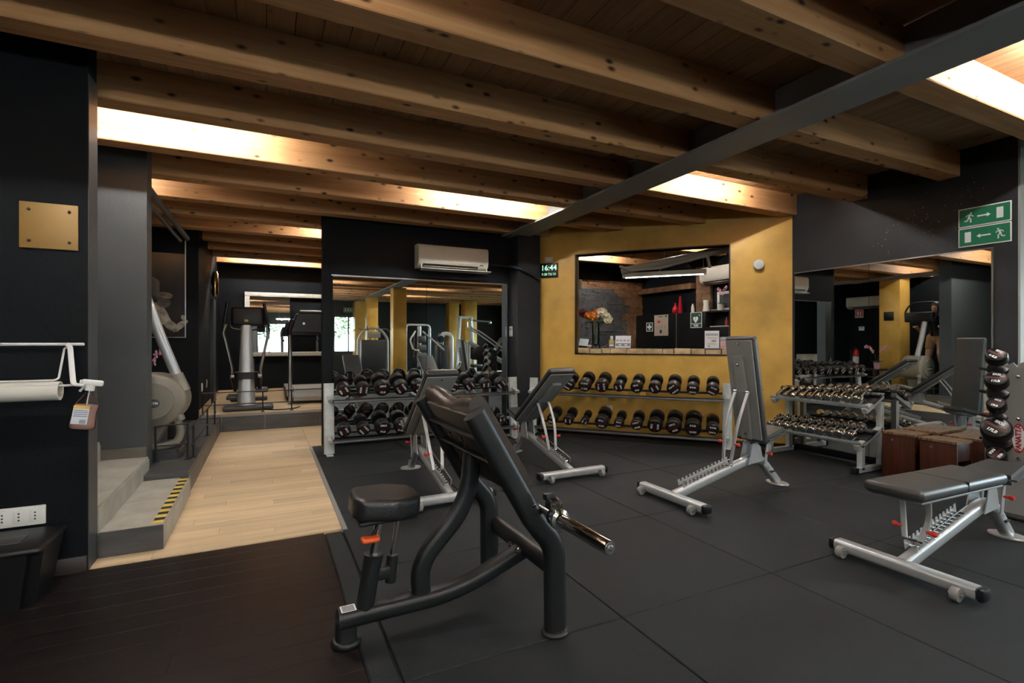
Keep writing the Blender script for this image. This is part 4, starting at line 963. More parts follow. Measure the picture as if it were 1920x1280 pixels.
for k in range(n):
    j = (k + 1) % n; fs += [(k, j, 2 * n + j, 2 * n + k), (n + k, 3 * n + k, 3 * n + j, n + j), (k, n + k, n + j, j), (2 * n + k, 2 * n + j, 3 * n + j, 3 * n + k)]
g.add(vs, fs).build('roll', mat('paper', (.66, .63, .55), .8), pr)
G().sweep([(-.45, -.036, .033), (.10, -.036, .033)], rrect(.002, .004, .0005)).build('torn_edge', mat('paper_edge', (.75, .73, .66), .9), pr)
# spray bottle
t = thing('spray_bottle', 'clear spray bottle of pink cleaner hanging from the paper holder', 'bottle', (-.862, 3.315, .80), R(4))
t.rotation_euler = (0, R(9), R(8)); t.scale = (1.2, 1.2, 1.2)
PK = glass('pink_plastic', (.93, .70, .62), .05)
def oval(prof, g, k=1.0):
    vs = []; fs = []; n = 20
    for (w, d, z, x) in prof:
        for i in range(n):
            a = 6.2832 * i / n; vs.append((x + w * k * math.copysign(abs(math.cos(a)) ** .7, math.cos(a)), d * k * math.copysign(abs(math.sin(a)) ** .8, math.sin(a)), z))
    for j in range(len(prof) - 1):
        for i in range(n): fs.append((j * n + i, j * n + (i + 1) % n, (j + 1) * n + (i + 1) % n, (j + 1) * n + i))
    fs.append(list(range(n))[::-1]); fs.append([(len(prof) - 1) * n + i for i in range(n)]); return g.add(vs, fs)
BP = [(.040, .022, 0, 0), (.047, .026, .008, 0), (.046, .026, .03, 0), (.040, .024, .065, .002), (.042, .025, .095, .004), (.043, .025, .105, .004), (.028, .02, .13, .003), (.015, .014, .15, .002), (.013, .013, .168, .002)]
oval(BP, G()).build('bottle', glass('clear_plastic', (.93, .90, .88), .04), t)
oval([(w, d, z, x) for w, d, z, x in BP[:6]], G(), .93).build('liquid', mat('pink_liquid', (.62, .36, .30), .25), t)
lb_ = G().box(-.036, -.0285, .022, .018, -.0265, .100).build('label', mat('label_paper', (.62, .64, .68), .5), t, flat=True)
G().box(-.036, -.0292, .088, .018, -.0285, .102).build('label_header', mat('label_orange', (.72, .42, .08), .5), lb_, flat=True)
for k in range(4): G().box(-.033, -.029, .055 + .008 * k, .015, -.0285, .0575 + .008 * k).build('print_line', mat('label_navy', (.06, .09, .18), .5), lb_, flat=True)
for k in range(7): G().box(-.008 + k * .003, -.029, .026, -.0065 + k * .003, -.0285, .042).build('barcode_line', BLACKPRINT, lb_, flat=True)
tr = link('trigger_head', None, t)
G().lathe([(.017, 0), (.017, .02), (.013, .024)], (.002, 0, .165), n=16).build('collar', WHITE, tr)
G().rbox(-.03, -.012, .186, .045, .012, .212, .008, 3).rbox(-.036, -.008, .192, -.028, .008, .208, .003).build('nozzle_body', WHITE, tr)
G().tube(fillet([(-.014, 0, .19), (-.022, 0, .172), (-.030, 0, .158)], .01, 3), .005, 8).build('trigger', WHITE, tr)
G().cyl((.002, 0, .03), (.002, 0, .17), .0025, n=6).build('dip_tube', WHITE, t)
# sockets
t = thing('socket_strip', 'white multi socket wall plate above the black bin', 'outlet', (-1.21, 3.5, .335))
G().rbox(-.24, -.014, -.05, .155, 0, .05, .004).build('plate', WHITE, t)
for x in (-.02, .045, .11):
    md = G().rbox(x - .02, -.0165, -.033, x + .02, -.014, .033, .0015).build('module', WHITE, t)
    for k in (-1, 0, 1): G().lathe([(.0045, 0), (.0045, .0006)], (x + .004, -.0165, k * .017), (0, -1, 0), 10).build('socket_hole', BLACKPRINT, md)
sc_ = G().lathe([(.036, 0), (.036, .001)], (-.09, -.014, 0), (0, -1, 0), 24).build('round_socket', WHITE, t)
for a in (-.014, 0, .014): G().box(-.09 + a - .004, -.0156, -.003, -.09 + a + .004, -.0148, .003).build('socket_hole', BLACKPRINT, sc_, flat=True)
G().prism([(-.12, .012), (-.09, .03), (-.06, .012), (-.07, .012), (-.09, .02), (-.11, .012)], (0, -.015, 0), (1, 0, 0), (0, 0, 1), (0, -.001, 0)).build('earth_clip', BLACKPRINT, sc_, flat=True)
t = thing('waste_bin', 'black plastic waste bin standing below the white sockets', 'bin', (-1.17, 3.285, -.006))
bm = bmesh.new(); bmesh.ops.create_cube(bm, size=1)
for v in bm.verts: k = .82 if v.co.z < 0 else 1; v.co = Vector((v.co.x * .42 * k, v.co.y * .36 * k, .13 + v.co.z * .26))
bmesh.ops.bevel(bm, geom=[e for e in bm.edges if abs(e.verts[0].co.z - e.verts[1].co.z) > .1], offset=.045, segments=4, affect='EDGES'); G().bm(bm).build('body', BLACKPLASTIC, t)
ld = G().rbox(-.215, -.185, .255, .215, .185, .285, .014, 3).build('lid', BLACKPLASTIC, t)
G().rbox(-.10, -.07, .283, .10, .05, .291, .004).build('lid_panel', mat('dark_grey_plastic', (.035, .035, .037), .5), ld)

# ================================================================ RAILS around the platform and the stage
def rail(label, pts, posts, zb, h, low=.13):
    t = thing('hand_rail', label, 'rail', (0, 0, zb), 0, 'thin black rails around the cardio machines')
    G().tube([(x, y, h) for x, y in pts], .0075, 8).build('top_rail', BLACKMETAL, t); G().tube([(x, y, low) for x, y in pts], .0065, 8).build('lower_rail', BLACKMETAL, t)
    for x, y in posts:
        p = G().cyl((x, y, 0), (x, y, h), .009, n=8).build('post', BLACKMETAL, t); G().lathe([(.028, 0), (.028, .006)], (x, y, 0), n=12).build('post_foot', BLACKMETAL, p)
rail('thin black rail beside the stepper along the platform edge', [(-.60, 5.30), (-.60, 7.70)], [(-.60, 5.42), (-.60, 6.60), (-.60, 7.5)], .19, .30)
rail('thin black rail crossing in front of the stepper', [(-.875, 5.34), (-.64, 5.37)], [(-.875, 5.34), (-.64, 5.37)], .19, .32, .14)
rail('thin black rail along the front of the far stage', [(-.79, 8.06), (-.05, 8.08), (.42, 8.08), (1.6, 8.08)], [(-.79, 8.06), (-.05, 8.08), (.33, 8.08), (.98, 8.08)], .24, .30)
# ================================================================ RECEPTION (behind the opening; back walls and items on them scaled about the camera)
def yt(name, label, cat, s, n, z, rz=0, group=None): return thing(name, label, cat, Wp(s, n, z), YROT + rz, group)  # reception places were worked out from image pixels on assumed depth planes
# sill of pale split stones and counter
t = thing('stone_sill', 'row of pale split stones along the reception counter', 'sill', PL, YROT)
SAND = mat('sandstone', (.58, .42, .22), .7, var=.3, scale=12, bump=.5, bscale=25)
s = O0 + .01
while s < O1 - .02:
    w = random.uniform(.10, .26); e_ = min(s + w, O1 - .005); z = random.uniform(.058, .072)
    d0 = random.uniform(.03, .045)
    bm = bmesh.new(); bmesh.ops.create_cube(bm, size=1)
    for v in bm.verts: v.co = Vector(((s + e_) / 2 + v.co.x * (e_ - s - .011), d0 + .05 + v.co.y * .09 + random.uniform(-.006, .006), OZ0 + z / 2 + v.co.z * z + random.uniform(-.004, .0)))
    bmesh.ops.bevel(bm, geom=list(bm.edges), offset=.004, segments=1, affect='EDGES'); G().bm(bm).build('stone', SAND, t, flat=True); s = e_
t = thing('reception_counter', 'black reception counter top behind the stone sill', 'counter', PL, YROT)
G().rbox(O0 - .35, .145, 1.12, O1 - .08, .42, 1.155, .004).build('top', BLACKPLASTIC, t)
G().box(O0 - .3, .16, 0, O1 - .1, .40, 1.12).build('body', BLACKWALL, t, flat=True)
# stone cladding on the back wall
t = thing('stone_cladding', 'split stone wall cladding in brown with a slate grey field', 'cladding', (0, 8.295, 0))
SLATE = mat('slate', (.045, .048, .052), .6, var=.45, scale=9, bump=.4); BRSTONE = mat('brown_stone', (.155, .080, .036), .7, var=.45, scale=9, bump=.4)
gs, gb = G(), G(); z = .95
G().box(3.6, -.045, .95, 7.03, 0, 2.456).build('backing', BLACKWALL, t, flat=True)
row_ = 0
while z < 2.44:
    h = random.uniform(.028, .046); x = 4.6; lim = 6.57 + .11 * math.sin(row_ // 4 * 2.3) + random.uniform(-.03, .03); row_ += 1
    if z > 2.11: lim = 6.28 + (0 if z > 2.22 else .1)
    while x < 7.02:
        w = random.uniform(.11, .33); e_ = min(x + w, 7.02)
        slate = x < lim and z < 2.265
        if slate: e_ = min(e_, max(lim, x + .05))
        (gs if slate else gb).box(x, -.045 - random.uniform(.01, .035), z, e_ - .003, -.03, z + h - .003); x = e_
    z += h
tag(gs.build('slate_stones', SLATE, t, flat=True), kind='stuff'); tag(gb.build('brown_stones', BRSTONE, t, flat=True), kind='stuff')
# black cabinets along the right reception wall
for i, (y0, y1, lab) in enumerate(((7.066, 8.2, 'tall black cabinet in the reception carrying the notices'), (5.7, 7.052, 'tall black cabinet in the reception with the heart sign'))):
    t = thing('black_cabinet', lab, 'cabinet', (7.03, 0, 0), 0, 'black cabinets in the reception')
    if i == 0: G().box(-.19, y0, 0, 0, y1, 1.774).build('body', BLACKPLASTIC, t, flat=True)
    else: G().box(-.19, y0, 0, 0, y1, 1.50).box(-.19, 6.37, 1.50, 0, y1, 1.774).box(-.02, y0, 1.50, 0, 6.37, 1.774).box(-.19, y0, 1.752, 0, 6.37, 1.774).build('body', BLACKPLASTIC, t, flat=True)
    G().rbox(-.202, y0 + .003, .05, -.19, (y0 + y1) / 2 if i else y1 - .003, 1.48 if i else 1.77, .002).build('door', mat('black_lacquer', (.006, .0065, .007), .3, spec=.18), t)
    if i: G().rbox(-.202, (y0 + y1) / 2 + .004, .05, -.19, y1 - .003, 1.77, .002).build('door', mat('black_lacquer', (.006, .0065, .007), .3, spec=.18), t)
G().box(-.214, 7.05, .05, -.203, 7.068, 1.77).build('edge_strip', STEEL, t, flat=True)
t = thing('stone_ledge', 'brown stone ledge high above the black cabinets', 'ledge', (7.035, 0, 2.21)); g = G(); y = 6.80
while y < 8.24:
    w = random.uniform(.08, .2)
    for k in range(3): G().box(-.12 - random.uniform(0, .012), y, .002 + k * .035, 0, min(y + w, 8.24) - .003, .034 + k * .035).build('stone', BRSTONE, t, flat=True)
    y += w
t = thing('stone_pier', 'brown stone pier beside the reception air conditioner', 'pier', (7.035, 6.575, 1.776)); z = 0
while z < .80:
    h = random.uniform(.03, .05); k = random.uniform(-.05, .05)
    for a, b in ((-.165, k), (k, .165)): G().box(-.05 - random.uniform(0, .012), a, z, 0, b - .003, z + h - .003).build('stone', BRSTONE, t, flat=True)
    z += h
# notices on the cabinets (face at x = 5.276)
XN = 6.827
def notice(name, label, y0, y1, z0, z1, base):
    t = thing(name, label, 'sign', (XN, (y0 + y1) / 2, (z0 + z1) / 2)); w, h = abs(y1 - y0), z1 - z0
    G().box(-.003, -w/2, -h/2, 0, w/2, h/2).build('sheet', base, t, flat=True); return t, w, h
k_ = (XN) / 5.54  # scales pixel-derived notice positions about the camera, from a nearer plane
def nb(y, z): return y * k_, 1.25 + (z - 1.25) * k_
def nt_(name, label, ya, yb, za, zb, base): 
    a, c = nb(ya, za); b, d = nb(yb, zb); return notice(name, label, a, b, c, d, base)
t, w, h = nt_('first_aid_sign', 'small green sign with white cross on the left cabinet', 6.398, 6.248, 1.412, 1.553, WHITEPRINT)
G().box(-.004, -w * .44, -h * .44, -.003, w * .44, h * .44).build('green_field', mat('dull_green', (.02, .06, .045), .5), t, flat=True)
G().box(-.005, -w * .1, -h * .33, -.004, w * .1, h * .33).box(-.005, -w * .33, -h * .1, -.004, w * .33, h * .1).build('cross', WHITEPRINT, t, flat=True)
t, w, h = nt_('instruction_poster', 'pale instruction poster with small figures on the left cabinet', 6.211, 5.903, 1.34, 1.665, mat('poster_beige', (.42, .35, .28), .6))
G().box(-.004, -w * .42, h * .38, -.003, -w * .28, h * .47).build('green_badge', GREENSIGN, t, flat=True); G().box(-.004, -w * .1, h * .40, -.003, w * .2, h * .43).build('title_line', BLACKPRINT, t, flat=True)
G().box(-.004, .02, h * .12, -.003, w * .28, h * .22).build('red_block', RED, t, flat=True); G().box(-.004, -w * .4, h * .13, -.003, -.01, h * .2).build('text_block', mat('print_rose', (.5, .3, .26), .6), t, flat=True)
for k in range(4): G().box(-.004, w * (.38 - .22 * k) - .012, -h * .16, -.003, w * (.38 - .22 * k), h * .02).box(-.004, w * (.38 - .22 * k) - .022, -h * .1, -.003, w * (.38 - .22 * k) + .008, -h * .06).build('figure_print', GREYPRINT, t, flat=True)
G().box(-.004, -w * .05, -h * .38, -.003, w * .1, -h * .22).build('figure_print', BLACKPRINT, t, flat=True)
t, w, h = nt_('defibrillator_sign', 'dark green defibrillator sign with white heart reading DAE', 5.449, 5.239, 1.446, 1.669, WHITEPRINT)
DG = mat('deep_green', (.012, .05, .035), .5)
G().box(-.004, -w * .46, -h * .22, -.003, w * .46, h * .47).box(-.004, -w * .46, -h * .47, -.003, w * .46, -h * .25).build('green_field', DG, t, flat=True)
hp = []
for q in range(24): a = 6.2832 * q / 24; hp.append((-.058 * math.sin(a) ** 3, .012 + .0042 * (13 * math.cos(a) - 5 * math.cos(2 * a) - 2 * math.cos(3 * a) - math.cos(4 * a))))
G().prism(hp, (-.004, .008, 0), (0, 1, 0), (0, 0, 1), (-.001, 0, 0)).build('heart', WHITEPRINT, t, flat=True)
G().prism([(.008, .05), (-.008, .012), (.004, .012), (-.006, -.028), (.014, .022), (.002, .022)], (-.005, .008, 0), (0, 1, 0), (0, 0, 1), (-.0008, 0, 0)).build('bolt_mark', DG, t, flat=True)
G().box(-.005, -.082, .070, -.004, -.072, .095).box(-.005, -.090, .078, -.004, -.064, .087).build('cross', WHITEPRINT, t, flat=True)
text('lettering', 'DAE', .055, WHITEPRINT, t, (-.0045, 0, -h * .36), (R(90), 0, R(-90)), bold=.0015)
# objects on top of the cabinets
def lat(name, label, cat, x, y, z, prof, m, group=None, n=16):
    k = 1.25 if x > 6.5 else 1.0; prof = [(a * k, b * k) for a, b in prof]; t = G().lathe(prof, n=n).build(name, m, None, (x, y, z)); return tag(t, label, cat, group)
RG = mat('red_glass', (.40, .01, .02), .12, coat=.5)
lat('red_carafe', 'round bellied red glass carafe on the black cabinet', 'vase', 6.93, 7.20, 1.775, [(.03, 0), (.045, .02), (.05, .06), (.035, .10), (.014, .13), (.012, .16), (.018, .165)], RG)
lat('red_vase', 'tall slender red glass vase on the black cabinet', 'vase', 6.93, 7.075, 1.775, [(.032, 0), (.034, .01), (.02, .18), (.016, .25), (.018, .255)], RG)
lat('white_figurine', 'small white pointed figurine on the black cabinet', 'figurine', 6.90, 6.735, 1.775, [(.022, 0), (.022, .05), (.017, .09), (.006, .12), (.003, .125)], CREAM)
lat('white_vase', 'white waisted ceramic vase in front of the stone pier', 'vase', 6.90, 6.43, 1.775, [(.045, 0), (.047, .01), (.034, .09), (.040, .155), (.036, .158)], CREAM)
lat('white_saucer', 'small white saucer beside the white vase', 'saucer', 6.92, 6.27, 1.775, [(.03, 0), (.05, .012), (.052, .018), (.045, .016)], CREAM)
t = thing('picture_frame', 'white framed dark picture leaning behind the pink orchid', 'picture', (7.03, 6.09, 1.776), 0)
for a in ((-.02, -.20, 0, 0, .20, .045), (-.02, -.20, .285, 0, .20, .33), (-.02, -.20, .045, 0, -.155, .285), (-.02, .155, .045, 0, .20, .285)): G().rbox(*a, .003).build('frame_bar', WHITE, t)
G().box(-.012, -.155, .045, -.004, .155, .285).build('picture', mat('dark_picture', (.03, .035, .04), .4, var=.4, scale=6), t, flat=True)
def orchid(label, loc, pot, k=1.0, n=14, tint=(.62, .16, .32)):
    t = thing('potted_orchid', label, 'plant', loc)
    G().lathe([(.045 * k, 0), (.060 * k, .12 * k), (.064 * k, .125 * k), (.055 * k, .122 * k)], n=18).build('pot', pot, t)
    PET = mat('petal_%.2f' % tint[1], tint, .5, col2=(.75, .55, .55), scale=40)
    for s in (-1, 1):
        sm = G().tube([(0, 0, .11 * k), (s * .02 * k, .03 * s * k, .28 * k), (s * .05 * k, .09 * s * k, .40 * k), (s * .07 * k, .17 * s * k, .43 * k)], .0025, 6).build('stem', mat('stem_green', (.08, .12, .03), .5), t)
        for j in range(n // 2):
            f = j / (n / 2); c = Vector((s * (.03 + .05 * f) * k + random.uniform(-.02, .02), s * (.05 + .14 * f) * k, (.34 + .10 * math.sin(f * 2.2)) * k + random.uniform(-.02, .02)))
            g = G()
            for q in range(5):
                a = 1.2566 * q; M = Matrix.Translation(c) @ Matrix.Rotation(random.uniform(-.5, .5), 4, 'Z') @ Matrix.Rotation(a, 4, 'X')
                g.add([(0, 0, 0), (.004, -.012 * k, .014 * k), (.008, 0, .03 * k), (.004, .012 * k, .014 * k)], [(0, 1, 2, 3)], M).add([(.002, 0, 0), (.006, -.012 * k, .014 * k), (.010, 0, .03 * k), (.006, .012 * k, .014 * k)], [(0, 3, 2, 1)], M)
            g.ball(c + Vector((.01, 0, 0)), .007 * k, 6, 4); g.build('blossom', PET, sm, flat=True)
    for j in range(5):
        a = j * 1.257; d = Vector((math.cos(a), math.sin(a), 0)); w = Vector((-d.y, d.x, 0)) * .018 * k; b0 = Vector((0, 0, .11 * k))
        G().add([b0 - w * .4, b0 + w * .4, b0 + d * .07 * k + w + Vector((0, 0, .05 * k)), b0 + d * .07 * k - w + Vector((0, 0, .05 * k)), b0 + d * .14 * k + Vector((0, 0, .03 * k)), b0 + d * .07 * k + Vector((0, 0, .042 * k))], [(0, 1, 2, 5), (0, 5, 3), (5, 2, 4), (5, 4, 3)]).build('leaf', mat('orchid_leaf', (.03, .06, .02), .4), t, flat=True)
    return t
orchid('pink orchid standing on the black cabinet before the framed picture', (6.93, 6.12, 1.776), CREAM, .85, 18)
tag(G().rbox(6.87, 5.95, 1.501, 7.0, 6.32, 1.515, .002).build('magazine_stack', CREAM), 'thin stack of pale magazines on the open black shelf', 'magazines')
lat('red_bottle', 'small red bottle on the open black shelf', 'bottle', 6.93, 6.02, 1.516, [(.018, 0), (.022, .02), (.018, .06), (.007, .09), (.007, .12)], mat('dull_red', (.3, .03, .02), .4))
# pendant lamp
t = yt('pendant_lamp', 'white louvred pendant lamp hanging in the reception', 'lamp', 1.68, .70, 2.18)
G().prism([(-.045, .062), (.045, .062), (.055, 0), (-.055, 0)], (-.565, 0, 0), (0, 1, 0), (0, 0, 1), (1.13, 0, 0)).build('housing', CREAM, t, flat=True)
for x in (-.568, .556): G().box(x, -.057, -.004, x + .012, .057, .064).build('end_plate', WHITE, t, flat=True)
for k in range(22): G().box(-.53 + k * .05, -.048, -.014, -.526 + k * .05, .048, -.001).build('louvre', WHITE, t, flat=True)
G().cyl((-.53, 0, -.0), (.53, 0, -.0), .009, n=8).build('tube', mat('pendant_tube', (1, 1, 1), .4, emit=(1, .95, .87), es=25), t)
for x in (-.54, .53): G().cyl((x, 0, .06), (x, 0, .76), .0018, n=5).build('wire', STEEL, t)
G().tube(fillet([(-.06, 0, .06), (.0, 0, .16), (.02, 0, .35), (.0, 0, .6), (0, 0, .76)], .1, 5), .0035, 6).build('cable', WHITE, t)
# pipes of the air conditioning
PIPE = mat('pipe_cream', (.36, .34, .30), .5)
tag(G().tube([Wp(1.13, .47, 2.245), Wp(2.55, .47, 2.47)], .05, 14).build('duct_pipe', PIPE), 'thick pale pipe slanting up above the reception lamp', 'pipe')
tag(G().tube(fillet([Wp(1.13, .34, 2.30), Wp(1.27, .34, 2.232), Wp(1.69, .34, 2.245), Wp(2.27, .34, 2.375), Wp(2.30, .34, 2.21)], .05, 6), .020, 12).build('drain_pipe', PIPE), 'thin pale pipe turning down beside the reception air conditioner', 'pipe')
t = yt('motion_sensor', 'white motion sensor at the left edge of the reception opening', 'sensor', .60, .20, 1.985); G().rbox(-.035, -.03, 0, .03, .02, .14, .02, 3).build('body', WHITE, t); G().rbox(-.02, -.034, .03, .018, -.028, .07, .003).build('lens', CREAM, t)
# objects on the counter (top at z = 1.155)
CZ = 1.155
t = yt('tablet_stand', 'small grey tablet on a stand at the left of the counter', 'tablet', .625, .30, CZ)
M = Matrix.Translation((0, 0, .06)) @ Matrix.Rotation(R(-22), 4, 'X') @ Matrix.Rotation(R(6), 4, 'Y')
G().rbox(-.075, -.006, -.05, .075, .006, .085, .005, M=M).build('case', BLACKPLASTIC, t); G().box(-.066, -.0075, -.03, .066, -.006, .076, M=M).build('screen', mat('tablet_screen', (.3, .36, .36), .2, emit=(.6, .75, .75), es=.18), t, flat=True); G().rbox(-.05, -.01, 0, .05, .07, .012, .004).build('stand', BLACKPLASTIC, t)
t = yt('glass_vase', 'tall clear glass vase of water on the counter', 'vase', .80, .31, CZ)
G().lathe([(.062, 0), (.064, .008), (.062, .02), (.048, .06), (.050, .33), (.053, .345), (.048, .345), (.044, .06), (.0, .02)], n=26).build('glass', glass('vase_glass', (.95, .97, .96), .02), t)
G().lathe([(.0, .021), (.043, .06), (.043, .19), (0, .19)], n=20).build('water', glass('water', (.85, .9, .88)), t)
fw = thing('flower_bouquet', 'bouquet of burgundy, orange and cream peonies in the glass vase', 'flowers', Wp(.80, .31, CZ + .36), YROT)
def peony(c, r, col, nm):
    g = G(); m = mat('petals_' + nm, col, .6, var=.25, scale=30)
    for k in range(46):
        a, b = 2.39996 * k, math.acos(1 - 1.55 * (k + .5) / 46); d = Vector((math.sin(b) * math.cos(a), math.sin(b) * math.sin(a), math.cos(b)))
        q = d.to_track_quat('Z', 'Y').to_matrix().to_4x4(); s = r * (.34 + .16 * (k / 46)); M = Matrix.Translation(Vector(c) + d * r * (.62 + .3 * random.random())) @ q @ Matrix.Rotation(random.uniform(0, 6), 4, 'Z') @ Matrix.Rotation(R(random.uniform(15, 60)), 4, 'X')
        g.add([(-s * .5, -s * .3, 0), (s * .5, -s * .3, 0), (s * .62, s * .3, s * .16), (s * .25, s * .65, s * .05), (-s * .25, s * .65, s * .05), (-s * .62, s * .3, s * .16), (0, 0, -s * .12)], [(0, 1, 6), (1, 2, 6), (2, 3, 6), (3, 4, 6), (4, 5, 6), (5, 0, 6)], M)
    g.ball(c, r * .72, 12, 8); b = g.build('peony', m, fw, flat=True); return b
for i, (c, r, col, nm) in enumerate((((-.17, -.02, .13), .075, (.16, .012, .03), 'burgundy'), ((-.12, .05, .10), .06, (.30, .03, .03), 'wine'), ((-.10, -.05, .10), .07, (.62, .16, .03), 'coral'), ((-.04, -.06, .09), .085, (.80, .27, .03), 'orange'), ((.03, .04, .14), .075, (.72, .22, .03), 'amber'), ((.10, -.03, .13), .088, (.80, .72, .50), 'cream'), ((.17, .0, .06), .07, (.82, .76, .58), 'ivory'), ((.14, .06, .09), .06, (.75, .38, .06), 'apricot'), ((.18, -.04, .02), .055, (.80, .70, .48), 'butter'))):
    b = peony(c, r, col, nm); G().tube([Vector(c), Vector((c[0] * .25, c[1] * .3, -.06)), Vector((-c[0] * .1, -c[1] * .1, -.30))], .0025, 6).build('stem', mat('stem_green', (.08, .12, .03), .5), b)
for k in range(12):
    a = k * .5236; d = Vector((math.cos(a), .6 * math.sin(a), 0)); w = Vector((-d.y, d.x, 0)) * .03; o_ = Vector((0, 0, -.01))
    G().add([o_, o_ + d * .10 + w + Vector((0, 0, .03)), o_ + d * .2 + Vector((0, 0, -.02 + .02 * (k % 3))), o_ + d * .10 - w + Vector((0, 0, .03)), o_ + d * .1 + Vector((0, 0, .02))], [(0, 1, 4), (1, 2, 4), (2, 3, 4), (3, 0, 4)]).build('leaf', mat('bouquet_leaf', (.05, .075, .03), .5, var=.3), fw, flat=True)
t = yt('sanitizer_box', 'small yellow and grey carton beside the white price card', 'carton', 1.025, .31, CZ)
G().rbox(-.035, -.02, 0, .035, .02, .12, .003).build('box', mat('carton_grey', (.14, .17, .19), .5), t); G().box(-.03, -.0208, .065, .03, -.02, .115).build('yellow_print', mat('carton_yellow', (.55, .38, .08), .5), t, flat=True); G().rbox(-.018, -.012, .12, .018, .012, .172, .004).build('cap', WHITE, t); G().box(-.03, -.0208, .03, .03, -.02, .055).build('white_print', WHITEPRINT, t, flat=True)
def card(name, label, s, w, h, lean, blocks):
    t = yt(name, label, 'card', s, .30, CZ); M = Matrix.Rotation(R(-lean), 4, 'X')
    G().rbox(-w/2, -.003, 0, w/2, .003, h, .001, M=M).build('panel', BLACKPLASTIC, t); G().box(-w/2 + .006, -.0042, .006, w/2 - .006, -.003, h - .006, M=M).build('sheet', mat('bright_paper', (.82, .82, .84), .5), t, flat=True)
    for x0, z0, x1, z1, m in blocks: G().box(x0, -.0050, z0, x1, -.0042, z1, M=M).build('print_block', m, t, flat=True)
    G().box(-w * .2, .003, 0, w * .2, .06, .004).build('foot', BLACKPLASTIC, t, flat=True)
GP2 = mat('pale_grey_print', (.45, .46, .50), .6); YP = mat('yellow_print', (.75, .50, .12), .6)
card('price_card', 'white price card with four small pictures on the counter', 1.18, .225, .185, 14, [(-.095 + .05 * k, .095, -.062 + .05 * k, .125, GP2) for k in range(4)] + [(-.1, .030, .1, .040, GREYPRINT), (-.1, .058, .1, .072, GREYPRINT), (-.1, .04, -.06, .058, GREYPRINT), (.06, .04, .1, .058, GREYPRINT), (-.02, .04, .02, .058, GREYPRINT)])
card('notice_card', 'white upright notice with grey and yellow print beside the bench', 2.325, .185, .24, 5, [(-.075, .17, .075, .20, GP2), (-.05, .135, .06, .145, YP), (-.005, .105, .05, .115, GREYPRINT), (-.005, .09, .05, .10, GREYPRINT), (-.055, .058, .05, .068, YP), (-.05, .02, -.02, .045, GP2)])
t = yt('gift_bag', 'small pink and blue patterned bag at the right of the counter', 'bag', 2.47, .30, CZ); G().rbox(-.045, -.02, 0, .045, .02, .10, .006).build('front', mat('pink_pattern', (.70, .28, .28), .6, col2=(.85, .7, .68), scale=40), t); G().rbox(-.06, .022, 0, .05, .03, .155, .002).build('card', mat('blue_pattern', (.16, .24, .30), .6, col2=(.7, .72, .7), scale=25), t)
t = yt('driftwood', 'small brown driftwood piece on the counter beside the vase', 'ornament', .93, .32, CZ); G().tube([(-.05, 0, .012), (0, 0, .03), (.05, .01, .065)], .012, 7, scale=[1, .9, .5]).build('branch', BRSTONE, t); G().tube([(-.01, 0, .02), (.03, .0, .02)], .010, 6).build('twig', BRSTONE, t)
lat('red_flower_bowl', 'small bowl of red petals at the foot of the vase', 'bowl', Wp(.72, .26, 0).x, Wp(.72, .26, 0).y, CZ, [(.02, 0), (.035, .02), (.037, .035), (.02, .045)], mat('red_petals', (.45, .05, .06), .6, col2=(.8, .6, .55), scale=50))
# ================================================================ CARDIO MACHINES
t = thing('stepper', 'taupe and black stepper machine with round housing on the tiled platform', 'exercise machine', (-.95, 5.66, .19))
DKG = mat('dark_grey_abs', (.035, .036, .038), .42, var=.08, scale=6)
def ell(rx, rz, n=36): return [(rx * math.cos(6.2832 * k / n), rz * math.sin(6.2832 * k / n)) for k in range(n)]
G().prism([(-.40, -.21), (.22, -.21), (.25, -.17), (.25, .30), (.20, .36), (-.40, .36)], (0, 0, 0), (1, 0, 0), (0, 1, 0), (0, 0, .05)).prism([(-.40, -.20), (.21, -.20), (.235, -.165), (.235, .29), (.19, .345), (-.40, .345)], (0, 0, .05), (1, 0, 0), (0, 1, 0), (0, 0, .035)).build('base', DKG, t)
hs = G(); n = 36; vs = []; fs = []
for y, k in ((-.19, .90), (-.175, .97), (-.15, 1), (.15, 1), (.175, .97), (.19, .90)):
    for a, b in ell(.29 * k, .25 * k): vs.append((a, y, .52 + b))
for j in range(5):
    for i in range(n): fs.append((j * n + i, j * n + (i + 1) % n, (j + 1) * n + (i + 1) % n, (j + 1) * n + i))
fs += [list(range(n)), [5 * n + i for i in range(n)]]
hs.add(vs, fs).build('housing', TAUPE, t, angle=50)
for s in (-1, 1):
    cv = G().prism([(a + .0, b) for a, b in ell(.195, .165)], (0, s * .19 - (.022 if s < 0 else 0), .525), (1, 0, 0), (0, 0, 1), (0, .022, 0)).build('side_cover', TAUPE, t)
    lg = G().prism([(a - .03, b) for a, b in rrect(.235, .078, .037, 6)], (0, s * .213 - (.001 if s < 0 else 0), .505), (1, 0, 0), (0, 0, 1), (0, .001, 0)).build('badge', mat('badge_dark', (.04, .05, .055), .4), cv)
    text('badge_lettering', 'TECHNOGYM', .031, WHITEPRINT, lg, (-.03 + (.008 if s < 0 else -.008), s * .2148, .505), (R(90), 0, 0 if s < 0 else R(180)), bold=.0008)
    for a in (.7, -.35): G().lathe([(.007, 0), (.007, .003)], (.24 * math.cos(a), s * .186, .52 + .205 * math.sin(a)), (0, s, 0), 8).build('screw', STEEL, t)
    # pedal lever and foot plate
    G().sweep([(-.1, s * .13, .40), (-.42, s * .13, .30)], rrect(.05, .05, .01)).build('pedal_arm', BLACKMETAL, t)
    G().rbox(-.58, s * .13 - .07, .27 + .06 * s, -.28, s * .13 + .07, .32 + .06 * s, .015).build('pedal', DKG, t)
